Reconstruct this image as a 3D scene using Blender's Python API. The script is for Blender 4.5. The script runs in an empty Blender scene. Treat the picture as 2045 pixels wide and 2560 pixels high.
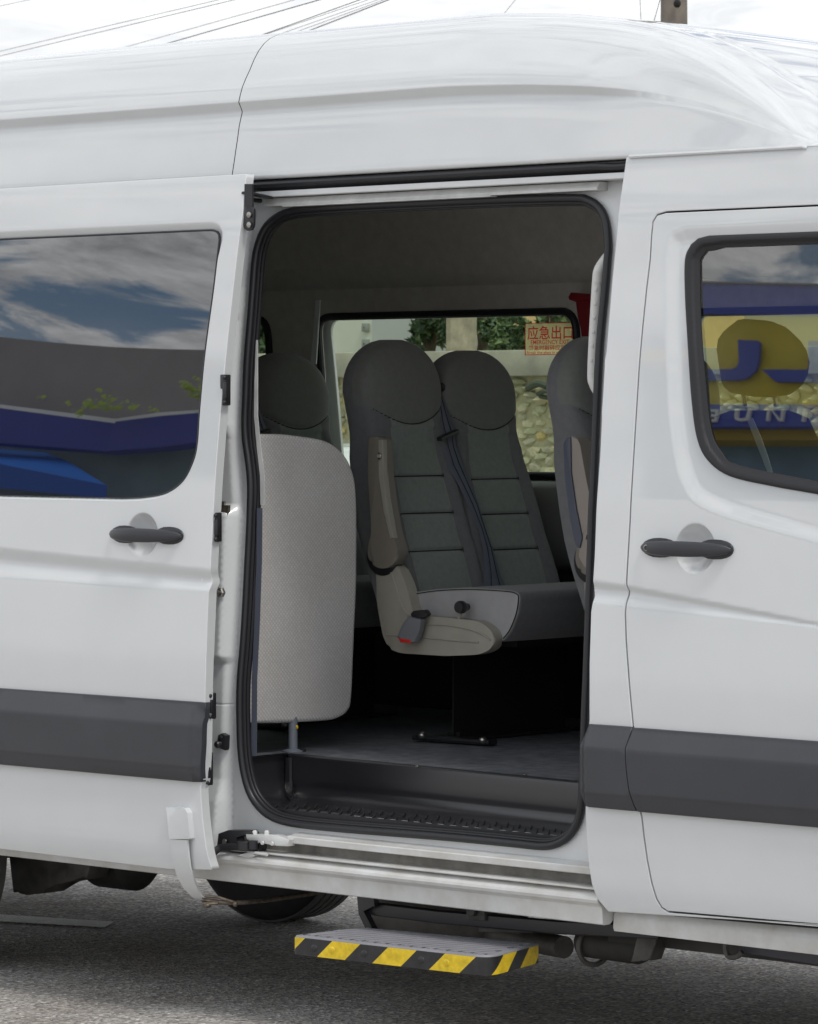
import bpy, bmesh, math, random
import numpy as np
from math import sin, cos, pi, radians, sqrt, atan, exp
from mathutils import Vector, Matrix
from mathutils.geometry import delaunay_2d_cdt
random.seed(7); np.random.seed(7)
SC = bpy.context.scene
COL = SC.collection

# ------------------------------------------------------------------ camera
PW, PH = 2045.0, 2560.0
TH = radians(42); FL = 9562.0; PIT = atan(254 / FL)
CAM = np.array([10 * sin(TH), -10 * cos(TH), 1.68])
FW = np.array([-sin(TH) * cos(PIT), cos(TH) * cos(PIT), -sin(PIT)])
RT = np.array([cos(TH), sin(TH), 0.0]); UP = np.cross(RT, FW)
cd = bpy.data.cameras.new('camera'); cam = bpy.data.objects.new('camera', cd); COL.objects.link(cam)
cd.sensor_fit = 'HORIZONTAL'; cd.sensor_width = 36; cd.lens = FL / PW * 36
cd.clip_start = 0.1; cd.clip_end = 3000
cd.dof.use_dof = True; cd.dof.focus_distance = 10.2; cd.dof.aperture_fstop = 30
cam.matrix_world = Matrix(((RT[0], UP[0], -FW[0], CAM[0]), (RT[1], UP[1], -FW[1], CAM[1]), (RT[2], UP[2], -FW[2], CAM[2]), (0, 0, 0, 1)))
SC.camera = cam

# ------------------------------------------------------------------ sky and sun
SUN_EL, SUN_AZ = radians(58), radians(104)      # azimuth measured from +Y clockwise
w = bpy.data.worlds.new('World'); SC.world = w; w.use_nodes = True
nt = w.node_tree; N = nt.nodes; L = nt.links; N.clear()
def nd(t, **k):
    n = N.new(t)
    for a, b in k.items(): setattr(n, a, b)
    return n
def mth(op, a, b=None, clamp=False):
    n = N.new('ShaderNodeMath'); n.operation = op; n.use_clamp = clamp
    for i, v in enumerate((a, b)):
        if v is None: continue
        if isinstance(v, (int, float)): n.inputs[i].default_value = v
        else: L.new(v, n.inputs[i])
    return n.outputs[0]
sky = nd('ShaderNodeTexSky'); sky.sky_type = 'NISHITA'; sky.sun_disc = False
sky.sun_elevation = SUN_EL; sky.sun_rotation = SUN_AZ; sky.air_density = 1.0; sky.dust_density = 0.4; sky.ozone_density = 3
tc = nd('ShaderNodeTexCoord'); sp = nd('ShaderNodeSeparateXYZ'); L.new(tc.outputs['Generated'], sp.inputs[0])
den = mth('ADD', mth('MAXIMUM', sp.outputs[2], 0.0), 0.10)
cb = nd('ShaderNodeCombineXYZ'); L.new(mth('DIVIDE', sp.outputs[0], den), cb.inputs[0]); L.new(mth('DIVIDE', sp.outputs[1], den), cb.inputs[1])
def noise(scale, det, rough, dist=0.0, off=(0, 0, 0)):
    m = nd('ShaderNodeMapping'); m.inputs['Location'].default_value = off; L.new(cb.outputs[0], m.inputs[0])
    n = nd('ShaderNodeTexNoise'); n.inputs['Scale'].default_value = scale; n.inputs['Detail'].default_value = det
    n.inputs['Roughness'].default_value = rough; n.inputs['Distortion'].default_value = dist
    L.new(m.outputs[0], n.inputs['Vector']); return n.outputs['Fac']
def ramp(f, pts):
    r = nd('ShaderNodeValToRGB'); L.new(f, r.inputs[0]); e = r.color_ramp.elements
    e[0].position, e[0].color = pts[0][0], (*pts[0][1], 1); e[1].position, e[1].color = pts[1][0], (*pts[1][1], 1)
    for p, c in pts[2:]:
        k = e.new(p); k.color = (*c, 1)
    return r.outputs[0]
cover0 = ramp(noise(4.5, 12, .62, .5, (0, 0, 0)), [(0.39, (0, 0, 0)), (0.47, (1, 1, 1))])
cover = mth('MAXIMUM', cover0, mth('SUBTRACT', 1.0, mth('MULTIPLY', mth('SUBTRACT', sp.outputs[2], .115), 14.0, True), True))
shade = ramp(noise(5.5, 12, .66, .6, (9.2, 4.4, 0)), [(0.34, (4.6, 4.8, 5.15)), (0.60, (12.3, 12.4, 12.5))])
hz_ = nd('ShaderNodeMixRGB'); L.new(mth('MULTIPLY', mth('SUBTRACT', 1.0, mth('MULTIPLY', mth('SUBTRACT', sp.outputs[2], .10), 9.0, True), True), .72), hz_.inputs[0]); hz_.inputs[2].default_value = (9.6, 9.8, 10.0, 1); L.new(shade, hz_.inputs[1]); shade = hz_.outputs[0]
mx = nd('ShaderNodeMixRGB'); L.new(cover, mx.inputs[0]); L.new(sky.outputs[0], mx.inputs[1]); L.new(shade, mx.inputs[2])
bg = nd('ShaderNodeBackground'); bg.inputs[1].default_value = 0.14; L.new(mx.outputs[0], bg.inputs[0])
ow = nd('ShaderNodeOutputWorld'); L.new(bg.outputs[0], ow.inputs[0])
sl = bpy.data.lights.new('sun', 'SUN'); sl.energy = 2.1; sl.angle = radians(14); sl.color = (1, .97, .92)
so = bpy.data.objects.new('sun', sl); COL.objects.link(so)
sd = Vector((sin(SUN_AZ) * cos(SUN_EL), cos(SUN_AZ) * cos(SUN_EL), sin(SUN_EL)))
so.rotation_euler = sd.to_track_quat('Z', 'Y').to_euler(); so.location = (0, 0, 30)
vs = SC.view_settings; vs.view_transform = 'Standard'; vs.look = 'None'; vs.gamma = 1; vs.use_curve_mapping = False
vs.exposure = -0.38
SC.render.engine = 'CYCLES'

# ------------------------------------------------------------------ picture-to-world helpers
def ray(px, py): return FW + RT * (px - PW / 2) / FL + UP * (PH / 2 - py) / FL
def onY(px, py, Y): d = ray(px, py); return CAM + d * ((Y - CAM[1]) / d[1])
def onX(px, py, X): d = ray(px, py); return CAM + d * ((X - CAM[0]) / d[0])
def onZ(px, py, Z): d = ray(px, py); return CAM + d * ((Z - CAM[2]) / d[2])
def onH(px, py, h):
    Y = 0.0
    for _ in range(25):
        p = onY(px, py, Y); Y = float(h(np.array([p[0]]), np.array([p[2]]))[0])
    return onY(px, py, Y)
def XZ(pts, h):
    out = []
    for p in pts:
        if p[0] == 'w': out.append((p[1], p[2]))
        else:
            q = onH(p[0], p[1], h); out.append((q[0], q[2]))
    return out
def ss(a, b, x):
    t = np.clip((x - a) / (b - a), 0, 1); return t * t * (3 - 2 * t)
def roundpoly(pts, r, n=6):
    """round corners of a closed polygon; r is one number or a list"""
    out = []; m = len(pts)
    for i in range(m):
        p = np.array(pts[i], float); a = np.array(pts[i - 1], float); b = np.array(pts[(i + 1) % m], float)
        ri = r[i] if isinstance(r, (list, tuple)) else r
        if ri <= 0: out.append(tuple(p)); continue
        u = a - p; v = b - p; lu = np.linalg.norm(u); lv = np.linalg.norm(v)
        d = min(ri, lu * .49, lv * .49); A = p + u / lu * d; B = p + v / lv * d
        for k in range(n + 1):
            t = k / n; out.append(tuple((1 - t) ** 2 * A + 2 * t * (1 - t) * p + t * t * B))
    return out
def resample(pts, step, closed=True):
    P = [np.array(p, float) for p in pts]; out = []
    rng = range(len(P)) if closed else range(len(P) - 1)
    for i in rng:
        a = P[i]; b = P[(i + 1) % len(P)]; d = np.linalg.norm(b - a)
        if d < 1e-5: continue
        k = max(1, int(math.ceil(d / step)))
        for j in range(k): out.append(a + (b - a) * j / k)
    if not closed: out.append(P[-1])
    return out
def catmull(pts, n=8, closed=False):
    P = [np.array(p, float) for p in pts]; m = len(P); out = []
    for i in range(m if closed else m - 1):
        p1 = P[i]; p2 = P[(i + 1) % m]
        p0 = P[i - 1] if (i > 0 or closed) else 2 * p1 - p2
        p3 = P[(i + 2) % m] if (i + 2 < m or closed) else 2 * p2 - p1
        for k in range(n):
            t = k / n
            out.append(.5 * (2 * p1 + (p2 - p0) * t + (2 * p0 - 5 * p1 + 4 * p2 - p3) * t * t + (3 * p1 - p0 - 3 * p2 + p3) * t ** 3))
    if not closed: out.append(P[-1])
    return out
def inside(P, poly):
    poly = np.asarray(poly); x, y = P[:, 0], P[:, 1]; c = np.zeros(len(P), bool)
    a = poly; b = np.roll(poly, -1, 0)
    for (x1, y1), (x2, y2) in zip(a, b):
        if y1 == y2: continue
        c ^= ((y1 > y) != (y2 > y)) & (x < (x2 - x1) * (y - y1) / (y2 - y1) + x1)
    return c
def offset(poly, d):
    P = np.array(poly); n = np.roll(P, -1, 0) - np.roll(P, 1, 0); n /= np.linalg.norm(n, axis=1)[:, None] + 1e-9
    ar = .5 * np.sum(P[:, 0] * np.roll(P[:, 1], -1) - np.roll(P[:, 0], -1) * P[:, 1]); o = np.stack([n[:, 1], -n[:, 0]], 1) * (1 if ar > 0 else -1)
    return [tuple(p) for p in P + o * d]
def sdist(X, Z, poly):
    """signed distance to closed polygon, negative inside"""
    sh = X.shape; P = np.stack([X.ravel(), Z.ravel()], 1); poly = np.asarray(poly)
    d = np.full(len(P), 1e9); b = np.roll(poly, -1, 0)
    for p, q in zip(poly, b):
        e = q - p; l = (e @ e)
        if l < 1e-12: continue
        t = np.clip(((P - p) @ e) / l, 0, 1); r = P - p - t[:, None] * e
        d = np.minimum(d, (r * r).sum(1))
    d = np.sqrt(d); d[inside(P, poly)] *= -1
    return d.reshape(sh)

# ------------------------------------------------------------------ object helpers
def empty(name, loc=(0, 0, 0), parent=None):
    o = bpy.data.objects.new(name, None); COL.objects.link(o); o.location = loc; o.empty_display_size = .1
    if parent: o.parent = parent
    return o
def tag(o, label=None, cat=None, group=None, kind=None):
    if label: o['label'] = label
    if cat: o['category'] = cat
    if group: o['group'] = group
    if kind: o['kind'] = kind
    return o
def link(name, me, mats, parent=None):
    if not isinstance(mats, (list, tuple)): mats = [mats]
    for m in mats: me.materials.append(m)
    o = bpy.data.objects.new(name, me); COL.objects.link(o)
    if parent is not None:
        o.parent = parent
        l = parent.matrix_world if parent.type != 'EMPTY' else None
    return o
def obj(name, bm, mats, parent=None, sharp=35, recalc=True):
    if recalc: bmesh.ops.recalc_face_normals(bm, faces=bm.faces)
    for e in bm.edges:
        if len(e.link_faces) == 2 and e.calc_face_angle(0) > radians(sharp): e.smooth = False
    for f in bm.faces: f.smooth = True
    me = bpy.data.meshes.new(name); bm.to_mesh(me); bm.free()
    return link(name, me, mats, parent)
def box(bm, a, b, mi=0, bev=0.0):
    x0, y0, z0 = a; x1, y1, z1 = b
    v = [bm.verts.new(p) for p in ((x0, y0, z0), (x1, y0, z0), (x1, y1, z0), (x0, y1, z0), (x0, y0, z1), (x1, y0, z1), (x1, y1, z1), (x0, y1, z1))]
    fs = [bm.faces.new([v[i] for i in q]) for q in ((3, 2, 1, 0), (4, 5, 6, 7), (0, 1, 5, 4), (1, 2, 6, 5), (2, 3, 7, 6), (3, 0, 4, 7))]
    for f in fs: f.material_index = mi
    if bev > 0:
        es = list({e for f in fs for e in f.edges})
        bmesh.ops.bevel(bm, geom=es, offset=bev, segments=2, affect='EDGES', profile=.5, clamp_overlap=True)
    return v
def frame_path(P):
    T = []
    for i in range(len(P)):
        a = P[max(i - 1, 0)]; b = P[min(i + 1, len(P) - 1)]; T.append((Vector(b) - Vector(a)).normalized())
    return T
def tube(bm, pts, r, n=10, closed=False, mi=0, flat=None, cap=True):
    """tube along pts; r number or list; flat=(w,h,up) makes an elliptical/rect section"""
    P = [Vector(p) for p in pts]; m = len(P); rings = []
    prev = None
    for i in range(m):
        if closed: t = (P[(i + 1) % m] - P[i - 1]).normalized()
        else: t = (P[min(i + 1, m - 1)] - P[max(i - 1, 0)]).normalized()
        if prev is None:
            u = Vector((0, 0, 1)) if abs(t.z) < .9 else Vector((1, 0, 0))
            if flat: u = Vector(flat[2])
        else: u = prev
        u = (u - t * u.dot(t)).normalized(); prev = u if not flat else Vector(flat[2]); s = t.cross(u)
        ri = r[i] if isinstance(r, (list, tuple)) else r
        ring = []
        for k in range(n):
            a = 2 * pi * k / n
            if flat:
                ca, sa = cos(a), sin(a); q = .45
                x = math.copysign(abs(ca) ** q, ca) * flat[0]; y = math.copysign(abs(sa) ** q, sa) * flat[1]
                ring.append(bm.verts.new(P[i] + s * x * ri + u * y * ri))
            else: ring.append(bm.verts.new(P[i] + s * cos(a) * ri + u * sin(a) * ri))
        rings.append(ring)
    for i in range(m if closed else m - 1):
        a = rings[i]; b = rings[(i + 1) % m]
        for k in range(n):
            f = bm.faces.new((a[k], a[(k + 1) % n], b[(k + 1) % n], b[k])); f.material_index = mi
    if not closed and cap:
        for q in (rings[0][::-1], rings[-1]):
            f = bm.faces.new(q); f.material_index = mi
    return rings
def loft(bm, rings, mi=0, closed=True, caps=True):
    V = [[bm.verts.new(p) for p in r] for r in rings]; n = len(V[0])
    for a, b in zip(V[:-1], V[1:]):
        for k in range(n if closed else n - 1):
            f = bm.faces.new((a[k], a[(k + 1) % n], b[(k + 1) % n], b[k])); f.material_index = mi
    if caps and closed:
        for q in (V[0][::-1], V[-1]): f = bm.faces.new(q); f.material_index = mi
    return V
def extrX(bm, prof, x0, x1, mi=0, n=1, dz=0.0):
    """closed (Y,Z) profile extruded along X"""
    rings = [[(x0 + (x1 - x0) * i / n, y, z) for y, z in prof] for i in range(n + 1)]
    return loft(bm, rings, mi)
def prism(bm, poly, ext, mi=0, bev=0.0, seg=2):
    ext = Vector(ext); a = [bm.verts.new(p) for p in poly]; b = [bm.verts.new(Vector(p) + ext) for p in poly]; n = len(a)
    f1 = bm.faces.new(a); f2 = bm.faces.new(b[::-1]); fs = [f1, f2]
    for k in range(n): fs.append(bm.faces.new((a[k], b[k], b[(k + 1) % n], a[(k + 1) % n])))
    for f in fs: f.material_index = mi
    if bev > 0:
        es = list(f1.edges) + list(f2.edges)
        bmesh.ops.bevel(bm, geom=es, offset=bev, segments=seg, affect='EDGES', profile=.5, clamp_overlap=True)
def prismpx(bm, px, Y, th, mi=0, bev=0.0, r=0, seg=2):
    if r: px = roundpoly(px, r)
    prism(bm, [tuple(onY(a, b, Y)) for a, b in px], (0, th, 0), mi, bev, seg)
def lathe(bm, prof, c, axis='Y', n=32, mi=0):
    rings = []
    for r, h in prof:
        ring = []
        for k in range(n):
            a = 2 * pi * k / n; x, y = r * cos(a), r * sin(a)
            p = {'Y': (c[0] + x, c[1] + h, c[2] + y), 'X': (c[0] + h, c[1] + x, c[2] + y), 'Z': (c[0] + x, c[1] + y, c[2] + h)}[axis]
            ring.append(bm.verts.new(p))
        rings.append(ring)
    for a, b in zip(rings[:-1], rings[1:]):
        for k in range(n):
            f = bm.faces.new((a[k], a[(k + 1) % n], b[(k + 1) % n], b[k])); f.material_index = mi
    for q in (rings[0][::-1], rings[-1]):
        f = bm.faces.new(q); f.material_index = mi
def ball(bm, c, rx, ry, rz, mi=0, n=12, m=8):
    rings = []
    for i in range(1, m):
        t = pi * i / m - pi / 2
        rings.append([(c[0] + rx * cos(t) * cos(2 * pi * k / n), c[1] + ry * cos(t) * sin(2 * pi * k / n), c[2] + rz * sin(t)) for k in range(n)])
    loft(bm, rings, mi)

def panel(name, outline, holes, h, mats, parent, step=.014, thick=.018, r=.0025, matfn=None, zextra=(), rim=True, extra=None, nearpoly=None):
    """sheet metal: surface Y=h(X,Z) trimmed by outlines, edges rolled inwards"""
    loops = [np.array(resample(outline, step))] + [np.array(resample(hh, step)) for hh in holes]
    A = loops[0]; x0, z0 = A.min(0); x1, z1 = A.max(0)
    gx = np.arange(x0 + step * .5, x1, step); gz = np.arange(z0 + step * .5, z1, step)
    gz = np.unique(np.round(np.concatenate([gz] + [np.arange(a, b, s) for a, b, s in zextra]), 5)) if zextra else gz
    GX, GZ = np.meshgrid(gx, gz); GX = GX + (np.arange(len(gz)) % 2)[:, None] * step * .5
    G = np.stack([GX.ravel(), GZ.ravel()], 1)
    if extra is not None:
        for c_, r0_, r1_ in extra: G = G[((G - np.array(c_)) ** 2).sum(1) > (r1_ + step * .4) ** 2]
        pe = []
        for c_, r0_, r1_ in extra:
            for rr_ in np.arange(r0_, r1_ + 1e-6, .0035):
                n_ = max(8, int(2 * pi * rr_ / .0045))
                if rr_ < .04: n_ = max(8, int(2 * pi * rr_ / .008))
                for k_ in range(n_): t_ = 2 * pi * (k_ + .37 * (round(rr_ / .0035) % 2)) / n_; pe.append((c_[0] + rr_ * cos(t_), c_[1] + rr_ * sin(t_)))
        G = np.concatenate([G, np.array(pe)])
    if nearpoly is not None:
        pl_, ds_, wd_ = nearpoly; dd = sdist(G[:, 0], G[:, 1], pl_); G = G[dd > wd_]
        G = np.concatenate([G] + [np.array(resample(offset(pl_, d_), .007)) for d_ in ds_])
    ok = inside(G, A)
    for hl in loops[1:]: ok &= ~inside(G, hl)
    G = G[ok]; B = np.concatenate(loops); keep = np.ones(len(G), bool)
    for i in range(0, len(G), 2000):
        g = G[i:i + 2000]; d = ((g[:, None, :] - B[None]) ** 2).sum(2).min(1); keep[i:i + 2000] = d > (step * .45) ** 2
    G = G[keep]
    V = [Vector((float(a), float(b))) for a, b in np.concatenate([B, G])]; E = []; o = 0
    for l in loops:
        n = len(l); E += [(o + i, o + (i + 1) % n) for i in range(n)]; o += n
    v2, e2, f2, ov, oe, of = delaunay_2d_cdt(V, E, [], 0, 1e-6)
    P = np.array([(v.x, v.y) for v in v2]); Fc = np.array([f for f in f2 if len(f) == 3])
    cen = P[Fc].mean(1); ok = inside(cen, A)
    for hl in loops[1:]: ok &= ~inside(cen, hl)
    Fc = Fc[ok]
    def nrm(q):
        e = .002; X, Z = q[:, 0], q[:, 1]
        hx = (h(X + e, Z) - h(X - e, Z)) / (2 * e); hz = (h(X, Z + e) - h(X, Z - e)) / (2 * e)
        n = np.stack([hx, -np.ones_like(hx), hz], 1); return n / np.linalg.norm(n, axis=1)[:, None]
    Y = h(P[:, 0], P[:, 1]); verts = np.stack([P[:, 0], Y, P[:, 1]], 1); nor = nrm(P)
    # orientation: normals towards -Y
    a, b, c = P[Fc[:, 0]], P[Fc[:, 1]], P[Fc[:, 2]]
    cr = (b[:, 0] - a[:, 0]) * (c[:, 1] - a[:, 1]) - (b[:, 1] - a[:, 1]) * (c[:, 0] - a[:, 0])
    Fc[cr < 0] = Fc[cr < 0][:, ::-1]
    faces = [tuple(int(i) for i in f) for f in Fc]; VV = [verts]; NN = [nor]; off = len(verts)
    cnt = len(faces)
    if rim:
        for li, l in enumerate(loops):
            n = len(l); nx = np.roll(l, -1, 0); pv = np.roll(l, 1, 0); t = nx - pv; t /= np.linalg.norm(t, axis=1)[:, None] + 1e-9
            area = .5 * np.sum(l[:, 0] * nx[:, 1] - nx[:, 0] * l[:, 1])
            out = np.stack([t[:, 1], -t[:, 0]], 1) * (1 if area > 0 else -1)
            if li: out = -out
            y0 = h(l[:, 0], l[:, 1]); n0 = nrm(l); od = np.stack([out[:, 0], 0 * y0, out[:, 1]], 1)
            rings = [(0, 0.0), (.5, .13), (.87, .5), (1, 1.0)]
            idx = []
            for k, (s, dp) in enumerate(rings + [(1, thick / r)]):
                q = np.stack([l[:, 0] + out[:, 0] * r * s, y0 + dp * r, l[:, 1] + out[:, 1] * r * s], 1)
                sN = min(s, 1.0); nn = n0 * sqrt(max(0, 1 - sN * sN)) + od * sN
                VV.append(q); NN.append(nn / np.linalg.norm(nn, axis=1)[:, None]); idx.append(off); off += n
            fwd = (area > 0) ^ (li > 0)
            for u, v in zip(idx[:-1], idx[1:]):
                for k in range(n):
                    k2 = (k + 1) % n
                    q = (u + k, v + k, v + k2, u + k2)
                    faces.append(q if fwd else q[::-1])
    VV = np.concatenate(VV); NN = np.concatenate(NN)
    me = bpy.data.meshes.new(name); me.from_pydata(VV.tolist(), [], faces); me.update()
    if matfn is not None:
        cc = P[Fc].mean(1); mi = matfn(cc[:, 0], cc[:, 1]).astype(int)
        for i in range(cnt): me.polygons[i].material_index = int(mi[i])
    me.shade_smooth()
    me.normals_split_custom_set_from_vertices(NN.tolist())
    return link(name, me, mats, parent)

# ------------------------------------------------------------------ materials
def mat(name, col, rough=.5, metal=0, coat=0, coatr=.03, spec=.5, nscale=0, nvar=0.0, bump=0, bscale=200, col2=None, sheen=0):
    m = bpy.data.materials.new(name); m.use_nodes = True; n = m.node_tree.nodes; l = m.node_tree.links
    b = n['Principled BSDF']; b.inputs['Base Color'].default_value = (*col, 1); b.inputs['Roughness'].default_value = rough
    b.inputs['Metallic'].default_value = metal; b.inputs['Coat Weight'].default_value = coat; b.inputs['Coat Roughness'].default_value = coatr
    b.inputs['Specular IOR Level'].default_value = spec
    if sheen: b.inputs['Sheen Weight'].default_value = sheen
    t = n.new('ShaderNodeTexCoord')
    if nscale:
        x = n.new('ShaderNodeTexNoise'); x.inputs['Scale'].default_value = nscale; x.inputs['Detail'].default_value = 7; x.inputs['Roughness'].default_value = .6
        l.new(t.outputs['Object'], x.inputs['Vector'])
        r = n.new('ShaderNodeValToRGB'); l.new(x.outputs['Fac'], r.inputs[0]); c2 = col2 or tuple(c * (1 - nvar) for c in col)
        r.color_ramp.elements[0].position = .3; r.color_ramp.elements[0].color = (*c2, 1)
        r.color_ramp.elements[1].position = .7; r.color_ramp.elements[1].color = (*[min(1, c * (1 + nvar * .5)) for c in col], 1)
        l.new(r.outputs[0], b.inputs['Base Color'])
    if bump:
        x = n.new('ShaderNodeTexNoise'); x.inputs['Scale'].default_value = bscale; x.inputs['Detail'].default_value = 3
        l.new(t.outputs['Object'], x.inputs['Vector'])
        u = n.new('ShaderNodeBump'); u.inputs['Strength'].default_value = bump; u.inputs['Distance'].default_value = .008 if name == 'road_paint' else .002
        l.new(x.outputs['Fac'], u.inputs['Height']); l.new(u.outputs[0], b.inputs['Normal'])
    return m
def weave(name, col, col2, scale):
    """dimpled woven cloth"""
    m = mat(name, col, .85, sheen=.2); n = m.node_tree.nodes; l = m.node_tree.links; b = n['Principled BSDF']
    t = n.new('ShaderNodeTexCoord'); v = n.new('ShaderNodeTexVoronoi'); v.inputs['Scale'].default_value = scale; v.inputs['Randomness'].default_value = .12
    mp = n.new('ShaderNodeMapping'); mp.inputs['Rotation'].default_value = (.785, 0, 0); l.new(t.outputs['Object'], mp.inputs[0]); l.new(mp.outputs[0], v.inputs['Vector'])
    r = n.new('ShaderNodeValToRGB'); l.new(v.outputs['Distance'], r.inputs[0])
    r.color_ramp.elements[0].position = .1; r.color_ramp.elements[0].color = (*col2, 1); r.color_ramp.elements[1].position = .6; r.color_ramp.elements[1].color = (*col, 1)
    x = n.new('ShaderNodeTexNoise'); x.inputs['Scale'].default_value = 5; x.inputs['Detail'].default_value = 5; l.new(t.outputs['Object'], x.inputs['Vector'])
    r2 = n.new('ShaderNodeValToRGB'); r2.color_ramp.elements[0].position = .35; r2.color_ramp.elements[0].color = (.93, .925, .915, 1); r2.color_ramp.elements[1].position = .6; r2.color_ramp.elements[1].color = (1, 1, 1, 1)
    l.new(x.outputs['Fac'], r2.inputs[0]); mm = n.new('ShaderNodeMixRGB'); mm.blend_type = 'MULTIPLY'; mm.inputs[0].default_value = 1
    l.new(r.outputs[0], mm.inputs[1]); l.new(r2.outputs[0], mm.inputs[2]); l.new(mm.outputs[0], b.inputs['Base Color'])
    u = n.new('ShaderNodeBump'); u.inputs['Strength'].default_value = .5; u.inputs['Distance'].default_value = .003; u.invert = True
    l.new(v.outputs['Distance'], u.inputs['Height']); l.new(u.outputs[0], b.inputs['Normal'])
    return m
def glass(name, tint, refl):
    m = bpy.data.materials.new(name); m.use_nodes = True; n = m.node_tree.nodes; l = m.node_tree.links; n.clear()
    tr = n.new('ShaderNodeBsdfTransparent'); tr.inputs[0].default_value = (*tint, 1)
    gl = n.new('ShaderNodeBsdfGlossy'); gl.inputs['Roughness'].default_value = 0.0
    fr = n.new('ShaderNodeFresnel'); fr.inputs[0].default_value = refl
    mx = n.new('ShaderNodeMixShader'); l.new(fr.outputs[0], mx.inputs[0]); l.new(tr.outputs[0], mx.inputs[1]); l.new(gl.outputs[0], mx.inputs[2])
    o = n.new('ShaderNodeOutputMaterial'); l.new(mx.outputs[0], o.inputs[0]); return m
def film(name, c, c2, f):
    m = bpy.data.materials.new(name); m.use_nodes = True; n = m.node_tree.nodes; n.clear(); t = n.new('ShaderNodeBsdfTransparent'); t.inputs[0].default_value = (*c, 1)
    t2 = n.new('ShaderNodeBsdfTranslucent'); t2.inputs[0].default_value = (*c2, 1); mx = n.new('ShaderNodeMixShader'); mx.inputs[0].default_value = f
    o = n.new('ShaderNodeOutputMaterial'); l = m.node_tree.links; l.new(t.outputs[0], mx.inputs[1]); l.new(t2.outputs[0], mx.inputs[2]); l.new(mx.outputs[0], o.inputs[0]); return m
def paint():
    m = mat('white_paint', (.76, .775, .79), .45, coat=1, coatr=.04, spec=.3)
    m.node_tree.nodes['Principled BSDF'].inputs['Coat IOR'].default_value = 1.75
    n = m.node_tree.nodes; l = m.node_tree.links; b = n['Principled BSDF']
    t = n.new('ShaderNodeTexCoord'); x = n.new('ShaderNodeTexNoise'); x.inputs['Scale'].default_value = 2.5; x.inputs['Detail'].default_value = 2
    l.new(t.outputs['Object'], x.inputs['Vector'])
    u = n.new('ShaderNodeBump'); u.inputs['Strength'].default_value = .15; u.inputs['Distance'].default_value = .003
    l.new(x.outputs['Fac'], u.inputs['Height']); l.new(u.outputs[0], b.inputs['Coat Normal'])
    # thin road film of dust low on the body
    x2 = n.new('ShaderNodeTexNoise'); x2.inputs['Scale'].default_value = 9; x2.inputs['Detail'].default_value = 8; l.new(t.outputs['Object'], x2.inputs['Vector'])
    r = n.new('ShaderNodeValToRGB'); r.color_ramp.elements[0].position = .35; r.color_ramp.elements[0].color = (.640, .655, .662, 1); r.color_ramp.elements[1].position = .65; r.color_ramp.elements[1].color = (.652, .667, .674, 1)
    l.new(x2.outputs['Fac'], r.inputs[0]); l.new(r.outputs[0], b.inputs['Base Color'])
    return m
M = {}
M['white'] = paint()
M['jamb'] = mat('jamb_paint', (.72, .735, .74), .35, coat=.6, coatr=.1, nscale=4, nvar=.06)
M['sill'] = mat('sill_paint', (.68, .69, .69), .35, coat=.5, coatr=.12, nscale=9, nvar=.05, col2=(.52, .505, .47))
M['railmetal'] = mat('rail_paint', (.62, .625, .61), .4, nscale=12, nvar=.2)
M['shaded_grime'] = mat('shaded_grimy_channel', (.22, .21, .19), .6, nscale=14, nvar=.5)  # channel dirt, darkened further to paint in the shade under the rail
M['clad'] = mat('grey_cladding', (.048, .050, .058), .33, nscale=6, nvar=.12, bump=.25, bscale=900)
M['black'] = mat('black_plastic', (.02, .02, .023), .35, bump=.1, bscale=500)
M['rubber'] = mat('rubber_seal', (.018, .0185, .022), .4)
M['rubber2'] = mat('rubber_lip', (.014, .014, .017), .5)
M['bluetrim'] = mat('blue_grey_trim', (.075, .085, .115), .5)
M['handle'] = mat('handle_plastic', (.035, .036, .042), .38)
M['steel'] = mat('worn_steel', (.45, .43, .40), .35, metal=1, nscale=40, nvar=.4)
M['rust'] = mat('rusty_steel', (.20, .165, .13), .55, metal=.7, nscale=60, nvar=.6)
M['gap'] = mat('shadow_gap', (.01, .01, .01), .8)
M['under'] = mat('underbody', (.03, .028, .026), .7, nscale=8, nvar=.5)
M['under2'] = mat('oily_metal', (.08, .075, .068), .55, nscale=14, nvar=.6)
M['liner'] = mat('headliner', (.62, .59, .55), .95, nscale=30, nvar=.1, bump=.3, bscale=600)
M['trim'] = mat('interior_trim', (.25, .26, .25), .7, bump=.2, bscale=400)
M['dtrim'] = mat('dark_trim', (.012, .012, .013), .6, bump=.2, bscale=400)
M['floor'] = mat('cabin_floor', (.15, .16, .18), .6, nscale=26, nvar=.5, bump=.5, bscale=260)
M['well'] = mat('step_well', (.018, .018, .022), .3, coat=.6, coatr=.22, bump=.12, bscale=500)
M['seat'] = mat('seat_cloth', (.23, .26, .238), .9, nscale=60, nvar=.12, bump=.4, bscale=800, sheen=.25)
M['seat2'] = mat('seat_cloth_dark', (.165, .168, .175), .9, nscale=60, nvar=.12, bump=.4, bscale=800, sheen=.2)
M['seathead'] = mat('seat_cloth_head', (.18, .19, .178), .88, nscale=60, nvar=.1, bump=.3, bscale=800, sheen=.25)
M['seam'] = mat('seam_thread', (.012, .013, .013), .9)
M['sideleather'] = mat('grey_vinyl', (.34, .34, .345), .5, nscale=20, nvar=.08)
M['beige'] = mat('beige_plastic', (.35, .33, .28), .5, nscale=18, nvar=.07)
M['beiged'] = mat('beige_armrest', (.20, .18, .15), .6)
M['buckle'] = mat('buckle_grey', (.17, .18, .20), .4)
M['red'] = mat('red_button', (.6, .02, .015), .4)
M['reddark'] = mat('red_plastic', (.24, .010, .018), .5)
M['belt'] = mat('belt_webbing', (.135, .15, .195), .7, bump=.5, bscale=700)
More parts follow.
